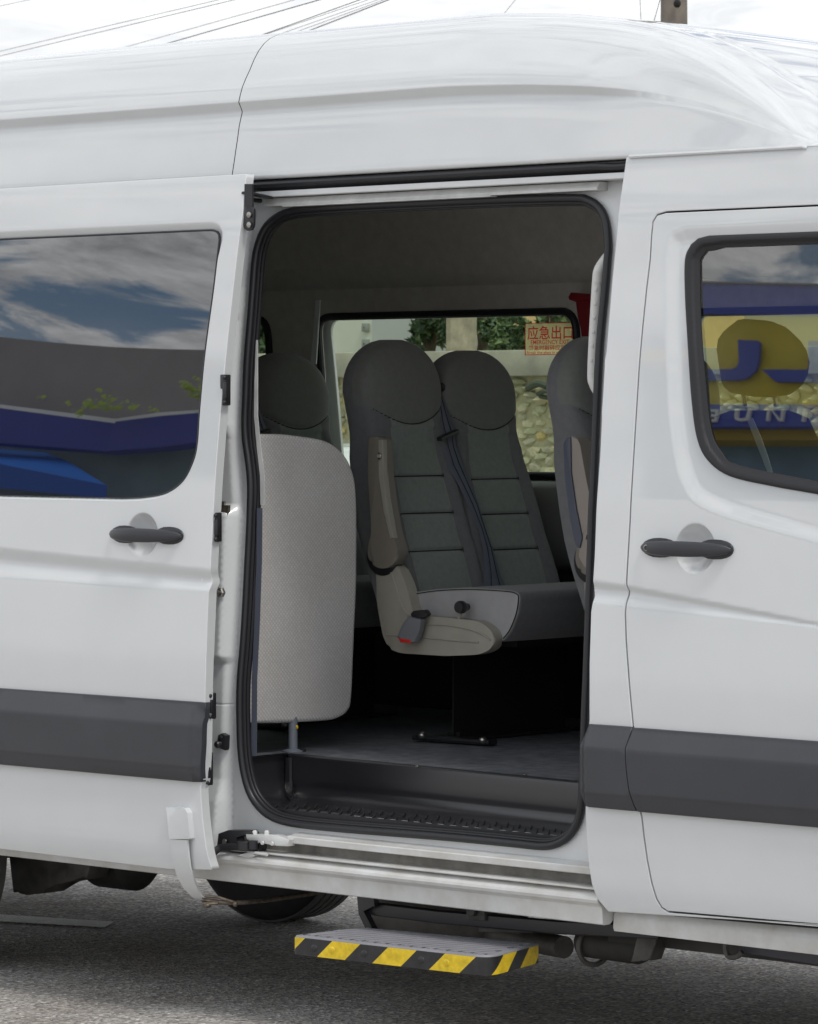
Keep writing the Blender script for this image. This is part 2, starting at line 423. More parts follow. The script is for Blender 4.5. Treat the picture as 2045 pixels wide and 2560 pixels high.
M['beltp'] = mat('pale_webbing', (.85, .88, .86), .7)
M['cloth'] = weave('partition_cloth', (.62, .59, .575), (.96, .94, .93), 112)
M['post'] = mat('grey_post', (.20, .22, .26), .4)
M['grab'] = mat('grab_handle', (.66, .66, .64), .45)
M['yellow'] = mat('safety_yellow', (.80, .56, .02), .42, nscale=45, nvar=.28)
M['sblack'] = mat('safety_black', (.026, .026, .028), .4, nscale=45, nvar=.4)
M['tread'] = mat('step_tread', (.27, .268, .29), .5, nscale=20, nvar=.12)
M['tyre'] = mat('tyre_rubber', (.022, .022, .022), .75, nscale=20, nvar=.3)
M['tyretread'] = mat('tyre_tread', (.085, .083, .08), .8, nscale=25, nvar=.3)
M['sprivacy'] = None
M['gfar'] = glass('green_glass', (.72, .80, .70), 1.45)
M['gcab'] = glass('clear_glass', (.80, .86, .83), 2.6)
# dark privacy glass is opaque black under a polished surface
g = mat('privacy_glass', (.008, .008, .009), .0, spec=1.0); g.node_tree.nodes['Principled BSDF'].inputs['IOR'].default_value = 2.7; g.node_tree.nodes['Principled BSDF'].inputs['Specular IOR Level'].default_value = .5
M['priv'] = g

# ------------------------------------------------------------------ the van: surface definition
_z = np.linspace(-.2, 3.2, 3401)
_t = np.interp(_z, [-.2, .30, .36, .42, .48, .56, .69, .91, 1.247, 1.444, 1.81, 2.187, 2.322, 3.2], [.4, .10, .040, .010, .0, .0, .0, .0, .015, .026, .062, .111, .138, .46])
_k = np.exp(-.5 * (np.arange(-60, 61) / 22.0) ** 2); _k /= _k.sum()
_t = np.convolve(np.pad(_t, 60, mode='edge'), _k, 'valid')
def hbase(X, Z): return np.interp(Z, _z, _t) + 0 * X
def groove(X, Z, zt, zv, zb, d):
    """a shoulder line: turns in from zt to zv, out again to zb"""
    a = ss(zt, zv, Z); b = 1 - ss(zb, zv, Z)
    return d * np.where(Z > zv, a, 1 - b)
SLOFF = -.085
def dish(X, Z, c, r, dp):
    q = ((X - c[0]) ** 2 + (Z - c[1]) ** 2) / (r * r); e = np.clip(1 - q, 0, 1)
    return dp * e * (1.25 - .25 * e)
hs0 = lambda X, Z: hbase(X, Z) + SLOFF
hr0 = lambda X, Z: hbase(X, Z)
HS = onH(356, 1337, hs0); HC = onH(1737, 1372, hr0)
def lineX(p, q, h):
    a = onH(p[0], p[1], h); b = onH(q[0], q[1], h); return lambda X: a[2] + (b[2] - a[2]) * (X - a[0]) / (b[0] - a[0])
s_t = lineX((0, 1366), (524, 1422), hs0); s_v = lineX((0, 1402), (524, 1453), hs0); s_b = lineX((0, 1450), (516, 1480), hs0)
r_t0 = lineX((1484, 1452), (1568, 1462), hr0); r_t1 = lineX((1568, 1462), (2045, 1556), hr0)
r_v0 = lineX((1484, 1474), (1568, 1482), hr0); r_v1 = lineX((1568, 1482), (2045, 1565), hr0)
r_b = lineX((1484, 1512), (2045, 1570), hr0)
swin_px = [(543.6, 600), (528.5, 729), (509.6, 868), (494.5, 1027), (489, 1106), (479, 1151.5), (453, 1200.6), (411.5, 1231), (358.6, 1242), (0, 1238)]
swin = XZ(swin_px, hs0)
zt0 = onH(528, 575, hs0)[2]; zb0 = onH(0, 1238, hs0)[2]
swin = catmull(list(swin[:9]) + [(swin[8][0] - .08, zb0)], 6) + [(-1.9, zb0 + .0005), (-2.02, zb0 + .03), (-2.06, zb0 + .12), (-2.05, zt0 - .12), (-2.02, zt0 - .02), (-1.97, zt0), (onH(505, 577, hs0)[0], zt0), (onH(522, 577, hs0)[0], zt0 - .0005), (onH(531, 577, hs0)[0], zt0 - .002), (onH(538, 581, hs0)[0], zt0 - .006), (onH(542.5, 589, hs0)[0], zt0 - .014)]
swin = [tuple(p) for p in swin]
def hs(X, Z):
    Y = hs0(X, Z) + groove(X, Z, s_t(X), s_v(X), s_b(X), .011) + dish(X, Z, (HS[0], HS[2]), .060, .026)
    X = np.asarray(X, float)
    m = (Z > zb0 - .08) & (Z < zt0 + .08)
    if m.any():
        d = sdist(X[m], Z[m], swin); wtop = .009 + .016 * ss(zt0 - .10, zt0 + .0, Z[m])
        Y = Y.copy(); Y[m] += .012 * (1 - ss(0, 1, d / wtop))
    return Y
crec = XZ([(1710, 574), (1672.5, 611), (1669, 797), (1673, 930), (1680, 1056), (1710, 1205), (1784, 1275), (2045, 1352)], hr0)
e1 = crec[-1]
crec = [tuple(p) for p in catmull([('w', 0, 0)][1:] + [np.array(p) for p in crec], 5)] + [(1.95, e1[1] - .12), (1.95, crec[0][1] + .0), (1.3, crec[0][1] + .004)]
cwo_px = [(1724.5, 611), (1709.6, 648), (1709.6, 741), (1717, 871), (1726, 1001), (1739, 1093), (1765, 1149), (1821, 1190), (1932, 1216), (2045, 1236)]
cwi_px = [(1758, 626), (1744, 645), (1741, 667), (1743, 797), (1754, 945), (1769, 1075), (1795, 1130.6), (1839.5, 1164), (2045, 1206.6)]
def close_cab(px, topz, h):
    q = [np.array(p) for p in XZ(px, h)]; e = q[-1]; s = (q[-1] - q[-2]); s = s / s[0]
    q.append(e + s * (1.80 - e[0])); pts = catmull(q, 5)
    return [tuple(p) for p in pts] + [(1.82, topz - .5), (1.6, topz - .08), (1.42, topz)] + [(onH(px[0][0] + 45, px[0][1] - 22, h)[0], topz), (onH(px[0][0] + 18, px[0][1] - 15, h)[0], topz - .006)]
ztw = onH(1800, 588, hr0)[2]; zti = onH(1800, 617, hr0)[2]
cwo = close_cab(cwo_px, ztw, hr0); cwi = close_cab(cwi_px, zti, hr0)
def hr(X, Z):
    X = np.asarray(X, float)
    p = onH(1568, 1462, hr0)[0]
    zt = np.where(X < p, r_t0(X), r_t1(X)); zv = np.where(X < p, r_v0(X), r_v1(X)); zb = r_b(X); zv = np.maximum(zv, zb + .002); zt = np.maximum(zt, zv + .002)
    amp = .010 * np.clip((zt - zb) / .055, 0, 1) * (1 - ss(1.32, 1.42, X))
    Y = hr0(X, Z) + groove(X, Z, zt, zv, zb, amp) + dish(X, Z, (HC[0], HC[2]), .062, .027)
    m = (Z > 1.20) & (Z < 2.3) & (X > .6)
    if m.any():
        d = sdist(X[m], Z[m], crec); Y = Y.copy(); Y[m] += .009 * (1 - ss(-.035, .010, d))
    return Y

VAN = empty('minibus', (0, 1.0, 0)); VAN.location = (0, 0, 0)
tag(VAN, 'white high roof passenger minibus with its side door slid open', 'minibus')

# ---- roof
zd = lambda X: 2.322 - .35 * max(0, X - 1.22)
_rp = [(-4, 2.747)] + [(onY(a, b, Y)[0], onY(a, b, Y)[2]) for a, b, Y in ((1247, 31, .36), (1425, 33, .36), (1560, 46, .35), (1690, 72, .33), (1790, 115, .31), (1870, 165, .29), (1949, 236, .25), (2008, 312, .21), (2040, 352, .18))] + [(1.30, 2.325), (1.7, 2.25)]
_rx = np.linspace(-4, 1.8, 1200); _rz = np.interp(_rx, [p[0] for p in _rp], [p[1] for p in _rp])
_k2 = np.exp(-.5 * (np.arange(-25, 26) / 9.0) ** 2); _k2 /= _k2.sum(); _rz = np.convolve(np.pad(_rz, 25, mode='edge'), _k2, 'valid')
def zr(X): return float(np.interp(X, _rx, _rz))
_cz = np.interp(_rx, [-4, -.1, .13, .39, .585, 1.0, 1.35, 1.8, 1.9], [2.785, 2.778, 2.757, 2.707, 2.655, 2.50, 2.36, 2.2, 2.16])
_k4 = np.exp(-.5 * (np.arange(-120, 121) / 25.0) ** 2); _k4 /= _k4.sum(); _cz = np.convolve(np.pad(_cz, 120, mode='reflect', reflect_type='odd'), _k4, 'valid')
def zc(X): return float(np.interp(X, _rx, _cz))
tmpl = [(.146, 2.316), (.141, 2.3175), (.138, 2.322), (.138, 2.328), (.1415, 2.345), (.147, 2.37), (.153, 2.40), (.1595, 2.43), (.167, 2.47), (.1745, 2.495), (.1783, 2.506), (.1788, 2.5115), (.1765, 2.517), (.1665, 2.5345), (.1655, 2.5368), (.1664, 2.5405), (.171, 2.556), (.180, 2.58), (.1935, 2.604), (.210, 2.63), (.227, 2.66), (.246, 2.686), (.268, 2.708), (.292, 2.7235), (.318, 2.734), (.345, 2.742), (.37, 2.747)]
plain = {9: (.1725, 2.498), 10: (.1748, 2.508), 11: (.1762, 2.5115), 12: (.178, 2.517), 13: (.1822, 2.5345), 14: (.183, 2.5368), 15: (.1842, 2.5405), 16: (.190, 2.556), 17: (.198, 2.58), 18: (.2065, 2.604)}
xg_end = .78
def section(X, half=True):
    z0 = zd(X); k = max(.012, (zr(X) - z0) / .425); out = []
    g = float(1 - ss(xg_end - .35, xg_end, np.array(X)))
    for i, (y, z) in enumerate(tmpl):
        if i in plain: yy, zz = plain[i]; y = y * g + yy * (1 - g); z = z * g + zz * (1 - g)
        f = .3 + .7 * min(1, k)
        out.append((.138 + (y - .138) * (f if i > 2 else 1), z0 + (z - 2.322) * (k if i > 2 else 1)))
    yr, zr_ = out[-1]; zC = max(zc(X), zr_ + .006)
    # roof channel line just inboard of the corner
    for u in (.03, .07, .11, .15, .18, .2, .22, .25, .3, .36, .44, .54, .66, .8, 1.0):
        q = .006 * (float(ss(.17, .20, np.array(u))) - 1) if u < .2 else 0
        z = zr_ + (zC - zr_) * (1 - (1 - u) ** 2.2) + q * 0
        dz = -.007 * exp(-((u - .19) / .012) ** 2)
        out.append((yr + (1 - yr) * u, z + dz))
    return out
def roof(name, xs):
    bm = bmesh.new(); rings = []
    for X in xs:
        s = section(X); full = [(X, y, z) for y, z in s] + [(X, 2 - y, z) for y, z in s[::-1][1:]]
        rings.append(full)
    loft(bm, rings, closed=False)
    return obj(name, bm, M['white'], VAN, sharp=60, recalc=False)
seamx = onY(600, 340, .17)[0]; sx2 = onY(650, 130, .25)[0]
def roofseam(bm): pass
xsA = list(np.linspace(-3.9, seamx - .0016, 60)); xsB = list(np.linspace(seamx + .0016, 1.72, 300))
r1 = roof('roof_panel', xsA); r2 = roof('roof_panel', xsB)
bm = bmesh.new()
s = section(seamx); loft(bm, [[(seamx + d, y + .004, z - .004) for y, z in s] for d in (-.02, .02)], closed=False)
obj('seam_backing', bm, M['gap'], VAN)

# ---- sliding door
s_out_px = [(615, 437), (604, 540), (589, 653), (574, 785), (558.7, 936), (549, 1031), (540, 1144), (533, 1257), (527, 1360), (524, 1425), (521, 1442), (522, 1462), (519.5, 1485), (516, 1570), (513, 1656), (511, 1755), (509, 1880), (505, 1949), (500, 1968), (501, 2000), (505, 2050), (511, 2100), (518, 2140), (528, 2173), (418, 2171)]
so_ = XZ(s_out_px, hs0); zb = XZ([(0, 2119)], hs0)[0][1]
s_out = so_ + [(-1.9, zb + .0), (-2.14, zb + .02), (-2.18, .6), (-2.16, 2.30), (-2.14, 2.322), (-1.645, onH(0, 474, hs0)[2])]
SD = panel('sliding_door', s_out, [swin], hs, M['white'], VAN, step=.010, thick=.03, zextra=((1.22, 1.34, .005), (zt0 - .01, zt0 + .03, .005), (1.28, 1.42, .007)), extra=[((HS[0], HS[2]), .004, .068)], nearpoly=(swin, (.003, .006, .010, .014, .019, .025), .030))
tag(SD, None)
SWR = None
def plane_glass(name, poly, z0, y0, slope, m, parent, inset=-.004, curve=0.0):
    """flat pane, slightly curved"""
    P = resample(poly, .03); h = lambda X, Z: y0 + slope * (Z - z0) + curve * (Z - z0) ** 2 + 0 * X
    return panel(name, [tuple(p) for p in P], [], h, m, parent, step=.05, thick=.004, r=.001)
yg = float(hs0(np.array([0.]), np.array([1.8]))[0]); GS = .118
plane_glass('window_glass', swin, 1.8, yg + .011, GS, M['priv'], SD)
bm = bmesh.new()
P = [(p[0], float(hs0(np.array([p[0]]), np.array([p[1]]))[0]) + .0085, p[1]) for p in resample(swin, .012)]
tube(bm, P, .0035, 8, closed=True)
obj('window_gasket', bm, M['rubber'], SD)
# inner frame of the sliding door (thickness of the door seen at its leading edge)
bm = bmesh.new()
e_px = [(612, 470), (600, 560), (585, 680), (571, 800), (556, 950), (547, 1040), (540, 1150), (534, 1250), (528, 1350), (523, 1500), (517, 1640), (513, 1760), (508, 1950), (505, 2030), (512, 2100), (522, 2155)]
ring = []
for a, b in e_px:
    q = onH(a, b, hs0); X = q[0] + .012 * 0; y0 = q[1] + .006
    zz = q[2]; extra = -.030 if 1.0 < zz < 1.62 else -.036
    ring.append([(X - .04, y0 + .004, zz), (X - .030, y0 + .006, zz), (X - .027, y0 + .014, zz), (X + extra - .003, y0 + .030, zz), (X + extra, y0 + .036, zz), (X + extra, y0 + .052, zz), (X - .10, y0 + .058, zz), (X - .10, y0 + .01, zz)])
loft(bm, ring); obj('door_frame', bm, M['jamb'], SD, sharp=50)

def handle(parent, c, h, wid, name, lock=None, back=False):
    y = float(h(np.array([c[0]]), np.array([c[2]]))[0])
    bm = bmesh.new(); hw = wid / 2
    # end plates
    for s in (-1, 1):
        pts = []
        for k in range(20):
            a = 2 * pi * k / 20; px = cos(a); pz = sin(a)
            pts.append((c[0] + s * (hw - .056) + .056 * math.copysign(abs(px) ** .9, px), y - .004, c[2] + .0245 * math.copysign(abs(pz) ** .9, pz)))
        prism(bm, pts, (0, .008, 0), 0, .003)
    # the grip
    rings = []
    for i in range(25):
        u = -1 + 2 * i / 24; x = c[0] + u * (hw - .003)
        e = sqrt(max(0.0, 1 - abs(u) ** 2.3)); hz = .004 + .0155 * e; out = .003 + .030 * (1 - abs(u) ** 2.6)
        ri = []
        for k in range(14):
            a = 2 * pi * k / 14; ca, sa = cos(a), sin(a)
            ri.append((x, y - .004 - out + .010 * math.copysign(abs(ca) ** .7, ca) * (.4 + .6 * e), c[2] + hz * math.copysign(abs(sa) ** .7, sa)))
        rings.append(ri)
    loft(bm, rings)
    o = obj(name, bm, M['handle'], parent, sharp=40)
    if lock is not None:
        bm = bmesh.new(); lathe(bm, [(.0085, 0), (.0085, -.004), (.006, -.005), (.0055, -.002), (.001, -.002)], (c[0] + lock, y - .026, c[2]), n=20)
        obj('lock', bm, M['steel'], parent)
    else:
        bm = bmesh.new(); box(bm, (c[0] + hw - .062, y - .0325, c[2] - .015), (c[0] + hw - .0605, y - .02, c[2] + .015)); obj('handle_joint', bm, M['gap'], parent)
    return o
hws = (onH(459, 1336, hs0)[0] - onH(277.5, 1336, hs0)[0]); hwc = (onH(1833.7, 1372, hr0)[0] - onH(1604.5, 1372, hr0)[0])
handle(SD, (onH(368, 1336, hs0)[0], 0, HS[2]), hs0, hws, 'door_handle')

def clad(name, poly, h0, parent, ztop, zbt, zmid, endx=None, startx=None):
    zz0 = min(p[1] for p in poly)
    def h(X, Z):
        X = np.asarray(X, float)
        o = .006 + .024 * (1 - ss(zbt, ztop, Z)) - .007 * (1 - ss(zz0, zmid, Z))
        o = np.interp(Z, [zz0, zz0 + .004, zmid, zmid + .006, zbt - .004, zbt + .004, ztop], [.016, .020, .0265, .0285, .0305, .0298, .008])
        if endx is not None: o = np.maximum(o - .016 * ss(endx - .028, endx, X), .004)
        if startx is not None: o = np.maximum(o - .016 * ss(startx + .03, startx, X), .004)
        return h0(X, Z) - o
    return panel(name, poly, [], h, M['clad'], parent, step=.02, thick=.02, r=.0025, zextra=((zmid - .01, zmid + .014, .003), (zbt - .012, zbt + .012, .003), (ztop - .006, ztop, .003)))
cs = XZ([(514, 1758), (511, 1860), (505, 1953)], hs0); zct = XZ([(0, 1723)], hs0)[0][1]; zcb = XZ([(0, 1908)], hs0)[0][1]
clad('side_cladding', [cs[2], cs[1], cs[0], (-2.17, zct), (-2.17, zcb)], hs0, SD, zct, zct - .058, zcb + .035, endx=cs[1][0])
# bracket and strap that work the step
bm = bmesh.new()
prismpx(bm, [(414, 2017), (460, 2020), (468, 2032), (474, 2098), (420, 2097)], SLOFF - .020, .025, bev=.004, r=3)
obj('strap_bracket', bm, M['white'], SD, sharp=60)
bm = bmesh.new(); pth = []
for (l, r_), Y in zip([((425, 2098), (468, 2100)), ((428, 2130), (470, 2130)), ((434, 2165), (474, 2165)), ((444, 2195), (482, 2195)), ((460, 2222), (493, 2220)), ((480, 2243), (503, 2240)), ((496, 2252), (516, 2249)), ((505, 2253), (524, 2252))], (-.10, -.098, -.09, -.075, -.055, -.03, -.01, 0)):
    a = onY(*l, Y); b = onY(*r_, Y); pth.append([tuple(a), tuple(b), tuple(b + [0, .006, 0]), tuple(a + [0, .006, 0])])
loft(bm, pth); obj('step_strap', bm, M['white'], SD, sharp=50)
bm = bmesh.new()
rod = catmull([onY(505, 2250, -.02), onY(575, 2257, .03), onY(650, 2252, .12), onY(720, 2243, .25), onY(790, 2232, .42), onY(850, 2215, .55)], 6); tube(bm, rod, .0065, 8)
tube(bm, [onY(512, 2240, -.02), onY(545, 2243, .0), onY(585, 2255, .03)], .004, 8); tube(bm, [onY(508, 2259, -.03), onY(545, 2259, .0)], .0045, 8)
q = onY(518, 2263, -.02); ball(bm, q, .012, .012, .008); q = onY(588, 2260, .03); ball(bm, q, .008, .008, .008)
obj('linkage_rod', bm, M['rust'], VAN)
# latch fittings on the door's leading edge
def fitting(px, py, h_, w_, Y, parent=SD, name='latch'):
    bm = bmesh.new(); c = onY(px, py, Y); s = 9562 / 10.35
    hh = h_ / s / 2; ww = w_ / (s * .743) / 2
    box(bm, (c[0] - ww, Y, c[2] - hh), (c[0] + ww, Y + .02, c[2] + hh), bev=.003)
    box(bm, (c[0] + ww * .4, Y - .006, c[2] - hh * .55), (c[0] + ww * 1.6, Y + .006, c[2] + hh * .5), bev=.003)
    for s2 in (-1, 1): ball(bm, (c[0] + ww * .9, Y - .004, c[2] + s2 * hh * .8), .006, .006, .006)
    return obj(name, bm, M['black'], parent)
fitting(557, 975, 78, 16, -.03); fitting(535, 1318, 74, 16, -.055); fitting(522, 1765, 66, 14, -.06); fitting(514, 1922, 84, 14, -.06)
# upper roller arm
bm = bmesh.new()
prismpx(bm, [(611, 515), (634, 518), (634, 560), (631, 574), (615, 578), (608, 565)], .035, .008, bev=.002, r=6)
tube(bm, [onY(613, 482, .04), onY(650, 489, .10), onY(672, 494, .15)], 1.0, 12, flat=(.014, .004, (0, 0, 1)))
tube(bm, [onY(612, 498, .05), onY(652, 502, .12)], .006, 8)
prismpx(bm, [(611, 460), (630, 460), (631, 520), (611, 520)], .038, .006)
obj('roller_arm', bm, M['black'], SD)
for py in (537, 562):
    bm = bmesh.new(); q = onY(624, py, .033); lathe(bm, [(.008, 0), (.008, -.004), (.005, -.006)], q, n=6 if 0 else 16); obj('bolt', bm, M['steel'], SD)

# ---- front body side with cab door
b_left = [(1568, 389), (1562, 430), (1556, 470), (1550, 515), (1541, 611), (1531.6, 704), (1524, 797), (1517.5, 880), (1513, 900), (1513, 915), (1509, 982), (1505.6, 1030), (1506, 1045), (1502, 1130), (1492.6, 1264), (1488, 1387), (1484, 1452), (1481, 1475), (1485, 1492), (1479, 1530), (1475, 1660), (1475, 1800), (1468, 1870), (1466, 2000), (1465, 2026), (1468, 2100), (1473, 2160), (1481, 2210), (1494, 2245), (1521, 2277)]
bl = XZ(b_left, hr0); zl = XZ([(2045, 2310)], hr0)[0][1]
body_out = bl + [(1.32, zl), (1.62, zl), (1.64, .5), (1.70, .75), (1.90, .90), (2.25, .90), (2.25, 1.34), (1.95, 1.40), (1.60, 2.20), (1.40, 2.31), (1.17, 2.322)]
d_left = [(1644, 541), (1635, 555), (1631.7, 585), (1628, 648), (1619, 722.6), (1609.5, 815), (1600, 926.6), (1593, 1038), (1585, 1168), (1578, 1300), (1572, 1400), (1569, 1455), (1571, 1478), (1568, 1500), (1566, 1537), (1568, 1600), (1576, 1710), (1586, 1814), (1592, 1900), (1604, 2028), (1607, 2040), (1613, 2093), (1621, 2150), (1632, 2206), (1644, 2245), (1656, 2266), (1670, 2275)]
dl = XZ(d_left, hr0); zdt = XZ([(1665, 535)], hr0)[0]; zdb = XZ([(2045, 2307)], hr0)[0][1]
door_out = [zdt] + dl + [(1.32, zdb), (1.56, zdb), (1.60, .5), (1.66, .80), (1.86, 1.0), (1.88, 1.38), (1.56, 2.13), (1.42, zdt[1] - .02), (1.30, zdt[1])]
def offset(poly, d):
    P = np.array(poly); n = np.roll(P, -1, 0) - np.roll(P, 1, 0); n /= np.linalg.norm(n, axis=1)[:, None] + 1e-9
    ar = .5 * np.sum(P[:, 0] * np.roll(P[:, 1], -1) - np.roll(P[:, 0], -1) * P[:, 1]); o = np.stack([n[:, 1], -n[:, 0]], 1) * (1 if ar > 0 else -1)
    return [tuple(p) for p in P + o * d]
zx = ((1.10, 1.30, .006),)
BP = panel('front_side_panel', body_out, [offset(door_out, .0092)], hr, M['white'], VAN, step=.012, thick=.035, zextra=zx)
CD = panel('cab_door', door_out, [cwo], hr, M['white'], VAN, step=.0085, thick=.03, zextra=zx, extra=[((HC[0], HC[2]), .004, .070)])
bm = bmesh.new()
P = resample(offset(door_out, .003), .03); loft(bm, [[(p[0] + sx * 0, float(hr0(np.array([p[0]]), np.array([p[1]]))[0]) + .026, p[1]) for p in resample(offset(door_out, d), .0001 if 0 else 1)] for d in (.02, -.012)], closed=True, caps=False) if 0 else None
a_ = offset(door_out, .018); b_ = offset(door_out, -.012)
loft(bm, [[(p[0], float(hr0(np.array([p[0]]), np.array([p[1]]))[0]) + .022, p[1]) for p in q] for q in (a_, b_)], caps=False)
obj('door_gap_seal', bm, M['gap'], VAN)
# cab window: thick rubber surround and clear glass
hgl = lambda X, Z: hr0(X, Z) + .012
def ringpanel(name, outer, inner, h, m, parent, bulge):
    """rubber moulding between two outlines, rounded in section"""
    def hh(X, Z):
        d1 = -sdist(np.asarray(X, float), Z, outer); d2 = sdist(np.asarray(X, float), Z, inner); t = np.clip(d1 / np.maximum(d1 + d2, 1e-6), 0, 1)
        prof = np.interp(t, [0, .06, .2, .42, .55, .64, .70, .80, 1], [.4, .85, 1, .96, .8, .25, -.1, -.25, -.7])
        return h(X, Z) - bulge * prof
    return panel(name, outer, [inner], hh, m, parent, step=.0045, thick=.004, r=.001)
ringpanel('window_gasket', offset(cwo, -.0005), cwi, lambda X, Z: hr0(X, Z) + .007, M['rubber2'], CD, .007)
ygc = float(hr0(np.array([0.]), np.array([1.8]))[0])
plane_glass('window_glass', offset(cwi, .004), 1.8, ygc + .020, .118, M['gcab'], CD)
handle(CD, (onH(1719, 1372, hr0)[0], 0, HC[2]), hr0, hwc, 'door_handle', lock=-hwc / 2 + .036)
q1 = XZ([(1477, 1812), (1460.5, 1862), (1459, 1981), (1467.4, 2013), (1598, 2025), (1586.5, 1973.6), (1581, 1925), (1578, 1869), (1583, 1819)], hr0)
clad('side_cladding', [q1[i] for i in (0, 1, 2, 3, 4, 5, 6, 7, 8)], hr0, VAN, q1[0][1], q1[0][1] - .055, q1[3][1] + .03, startx=min(p[0] for p in q1))
q2 = XZ([(1588, 1821), (1583, 1869), (1586, 1925), (1592, 1974), (1604, 2026)], hr0); zc1 = XZ([(2045, 1856)], hr0)[0][1]; zc2 = XZ([(2045, 2064)], hr0)[0][1]
clad('side_cladding', q2 + [(1.6, zc2), (1.6, zc1)], hr0, CD, zc1, zc1 - .052, zc2 + .035)
# ---- drip moulding on the front
bm = bmesh.new()
a = onY(1570, 388.5, .128); b = onY(2011, 366.5, .128)
tube(bm, [(a[0], .134, 2.3205), (.9, .134, 2.3205), (b[0] - .01, .134, 2.3205), (b[0], .138, 2.317)], .0045, 8); obj('drip_moulding', bm, M['white'], VAN)

# ---- door aperture: jamb, seal, gutter
seal_px = [(632, 800), (638, 720), (646, 633), (666, 575), (695, 545), (734, 529), (800, 521), (1024, 509), (1259, 499), (1437, 495), (1475, 500), (1505, 520), (1521, 555), (1527, 611), (1525, 648), (1519, 722), (1508, 834), (1503, 908), (1496, 1056), (1490, 1205), (1484, 1350), (1479, 1500), (1474, 1650), (1468, 1800), (1463, 1930), (1460, 2010), (1449, 2058), (1426, 2092), (1395, 2110), (1360, 2115), (1300, 2109), (1200, 2099), (1100, 2090), (960, 2079), (827, 2068), (740, 2058), (690, 2044), (655, 2018), (628, 1975), (611, 1900), (606, 1800), (607, 1700), (615, 1600), (621, 1500), (627, 1380), (631, 1290), (633, 1220), (629, 1165), (620, 1100), (618, 1050), (620, 1000), (624, 900)]
hj0 = lambda X, Z: hbase(X, Z) + .085
sealc = [tuple(p) for p in catmull([np.array(p) for p in XZ(seal_px, hj0)], 3, True)]
opening = offset(sealc, -.006)
# reliefs pressed in the rear jamb
jx = {}
def relief(X, Z):
    X = np.asarray(X, float)
    xs = np.interp(Z, [p[1] for p in XZ([(600, 2060), (606, 1800), (615, 1600), (631, 1290), (620, 1050), (632, 800), (646, 633)], hj0)], [p[0] for p in XZ([(600, 2060), (606, 1800), (615, 1600), (631, 1290), (620, 1050), (632, 800), (646, 633)], hj0)])
    d = xs - X    # distance rearward of the seal
    left = 1 - ss(-.02, .0, X + .55)
    ridge = ss(.028, .062, d)
    prof = np.interp(Z, [.5, .60, .66, .95, .985, 1.0, 1.18, 1.24, 1.36, 1.395, 1.42, 1.60, 1.64, 1.80, 1.86, 1.93, 1.955, 2.0, 2.02, 2.2, 2.25], [0, .3, .9, .9, .95, .1, .05, .0, -.1, .0, 1.1, 1.0, .5, .75, .75, .7, .1, .15, .7, .6, .3])
    return left * ridge * (prof * .030 - .052) + left * .004 * ss(.02, .035, d) + .004 * np.exp(-((Z - .868) / .0015) ** 2) * left
def hj(X, Z): return hj0(X, Z) + relief(X, Z)
hj_out = [(-1.02, .44), (.72, .44), (.72, 2.338), (-1.02, 2.338)]
panel('door_jamb', hj_out, [opening], hj, M['jamb'], VAN, step=.010, thick=.010, r=.003, zextra=((.86, .877, .0012),))
bm = bmesh.new()
P = [(p[0], float(hj0(np.array([p[0]]), np.array([p[1]]))[0]) - .010, p[1]) for p in resample(sealc, .012)]
tube(bm, P, .0105, 12, closed=True); obj('door_seal', bm, M['rubber'], VAN)
bm = bmesh.new(); oo = offset(sealc, -.012)
tube(bm, [(p[0], float(hj0(np.array([p[0]]), np.array([p[1]]))[0]) - .004, p[1]) for p in resample(oo, .012)], .005, 8, closed=True)
oo = offset(sealc, -.017)
tube(bm, [(p[0], float(hj0(np.array([p[0]]), np.array([p[1]]))[0]) + .004, p[1]) for p in resample(oo, .012)], .004, 8, closed=True)
obj('seal_lip', bm, M['rubber2'], VAN)
bm = bmesh.new(); li = resample(offset(sealc, -.016), .03)
loft(bm, [[(p[0], float(hj0(np.array([p[0]]), np.array([p[1]]))[0]) + dy, p[1]) for p in li] for dy in (.002, .016)], caps=False); obj('aperture_lining', bm, M['rubber2'], VAN)
# inner trim flanking the opening on the rear side (white above, blue-grey below)
bm = bmesh.new(); rg = []
for a, b, w_ in [(644, 850, -3), (642, 900, -1), (640, 960, 1), (639, 1040, 2), (646, 1120, 3), (654, 1190, 4), (655, 1262, 4)]:
    p = onY(a - 4, b, .11); q = onY(a + w_ + 3, b, .11); rg.append([tuple(p), tuple(q), tuple(q + [0, .002, 0]), tuple(p + [0, .002, 0])])
loft(bm, rg); obj('pillar_trim', bm, M['railmetal'], VAN)
bm = bmesh.new(); rg = []
for a, b in [(646, 1270), (645, 1400), (640, 1550), (633, 1700), (632, 1890)]:
    p = onY(a - 4, b, .100); q = onY(a + 9, b, .102); rg.append([tuple(p), tuple(q), tuple(q + [0, .002, 0]), tuple(p + [0, .002, 0])])
loft(bm, rg); obj('pillar_strip', bm, M['bluetrim'], VAN)
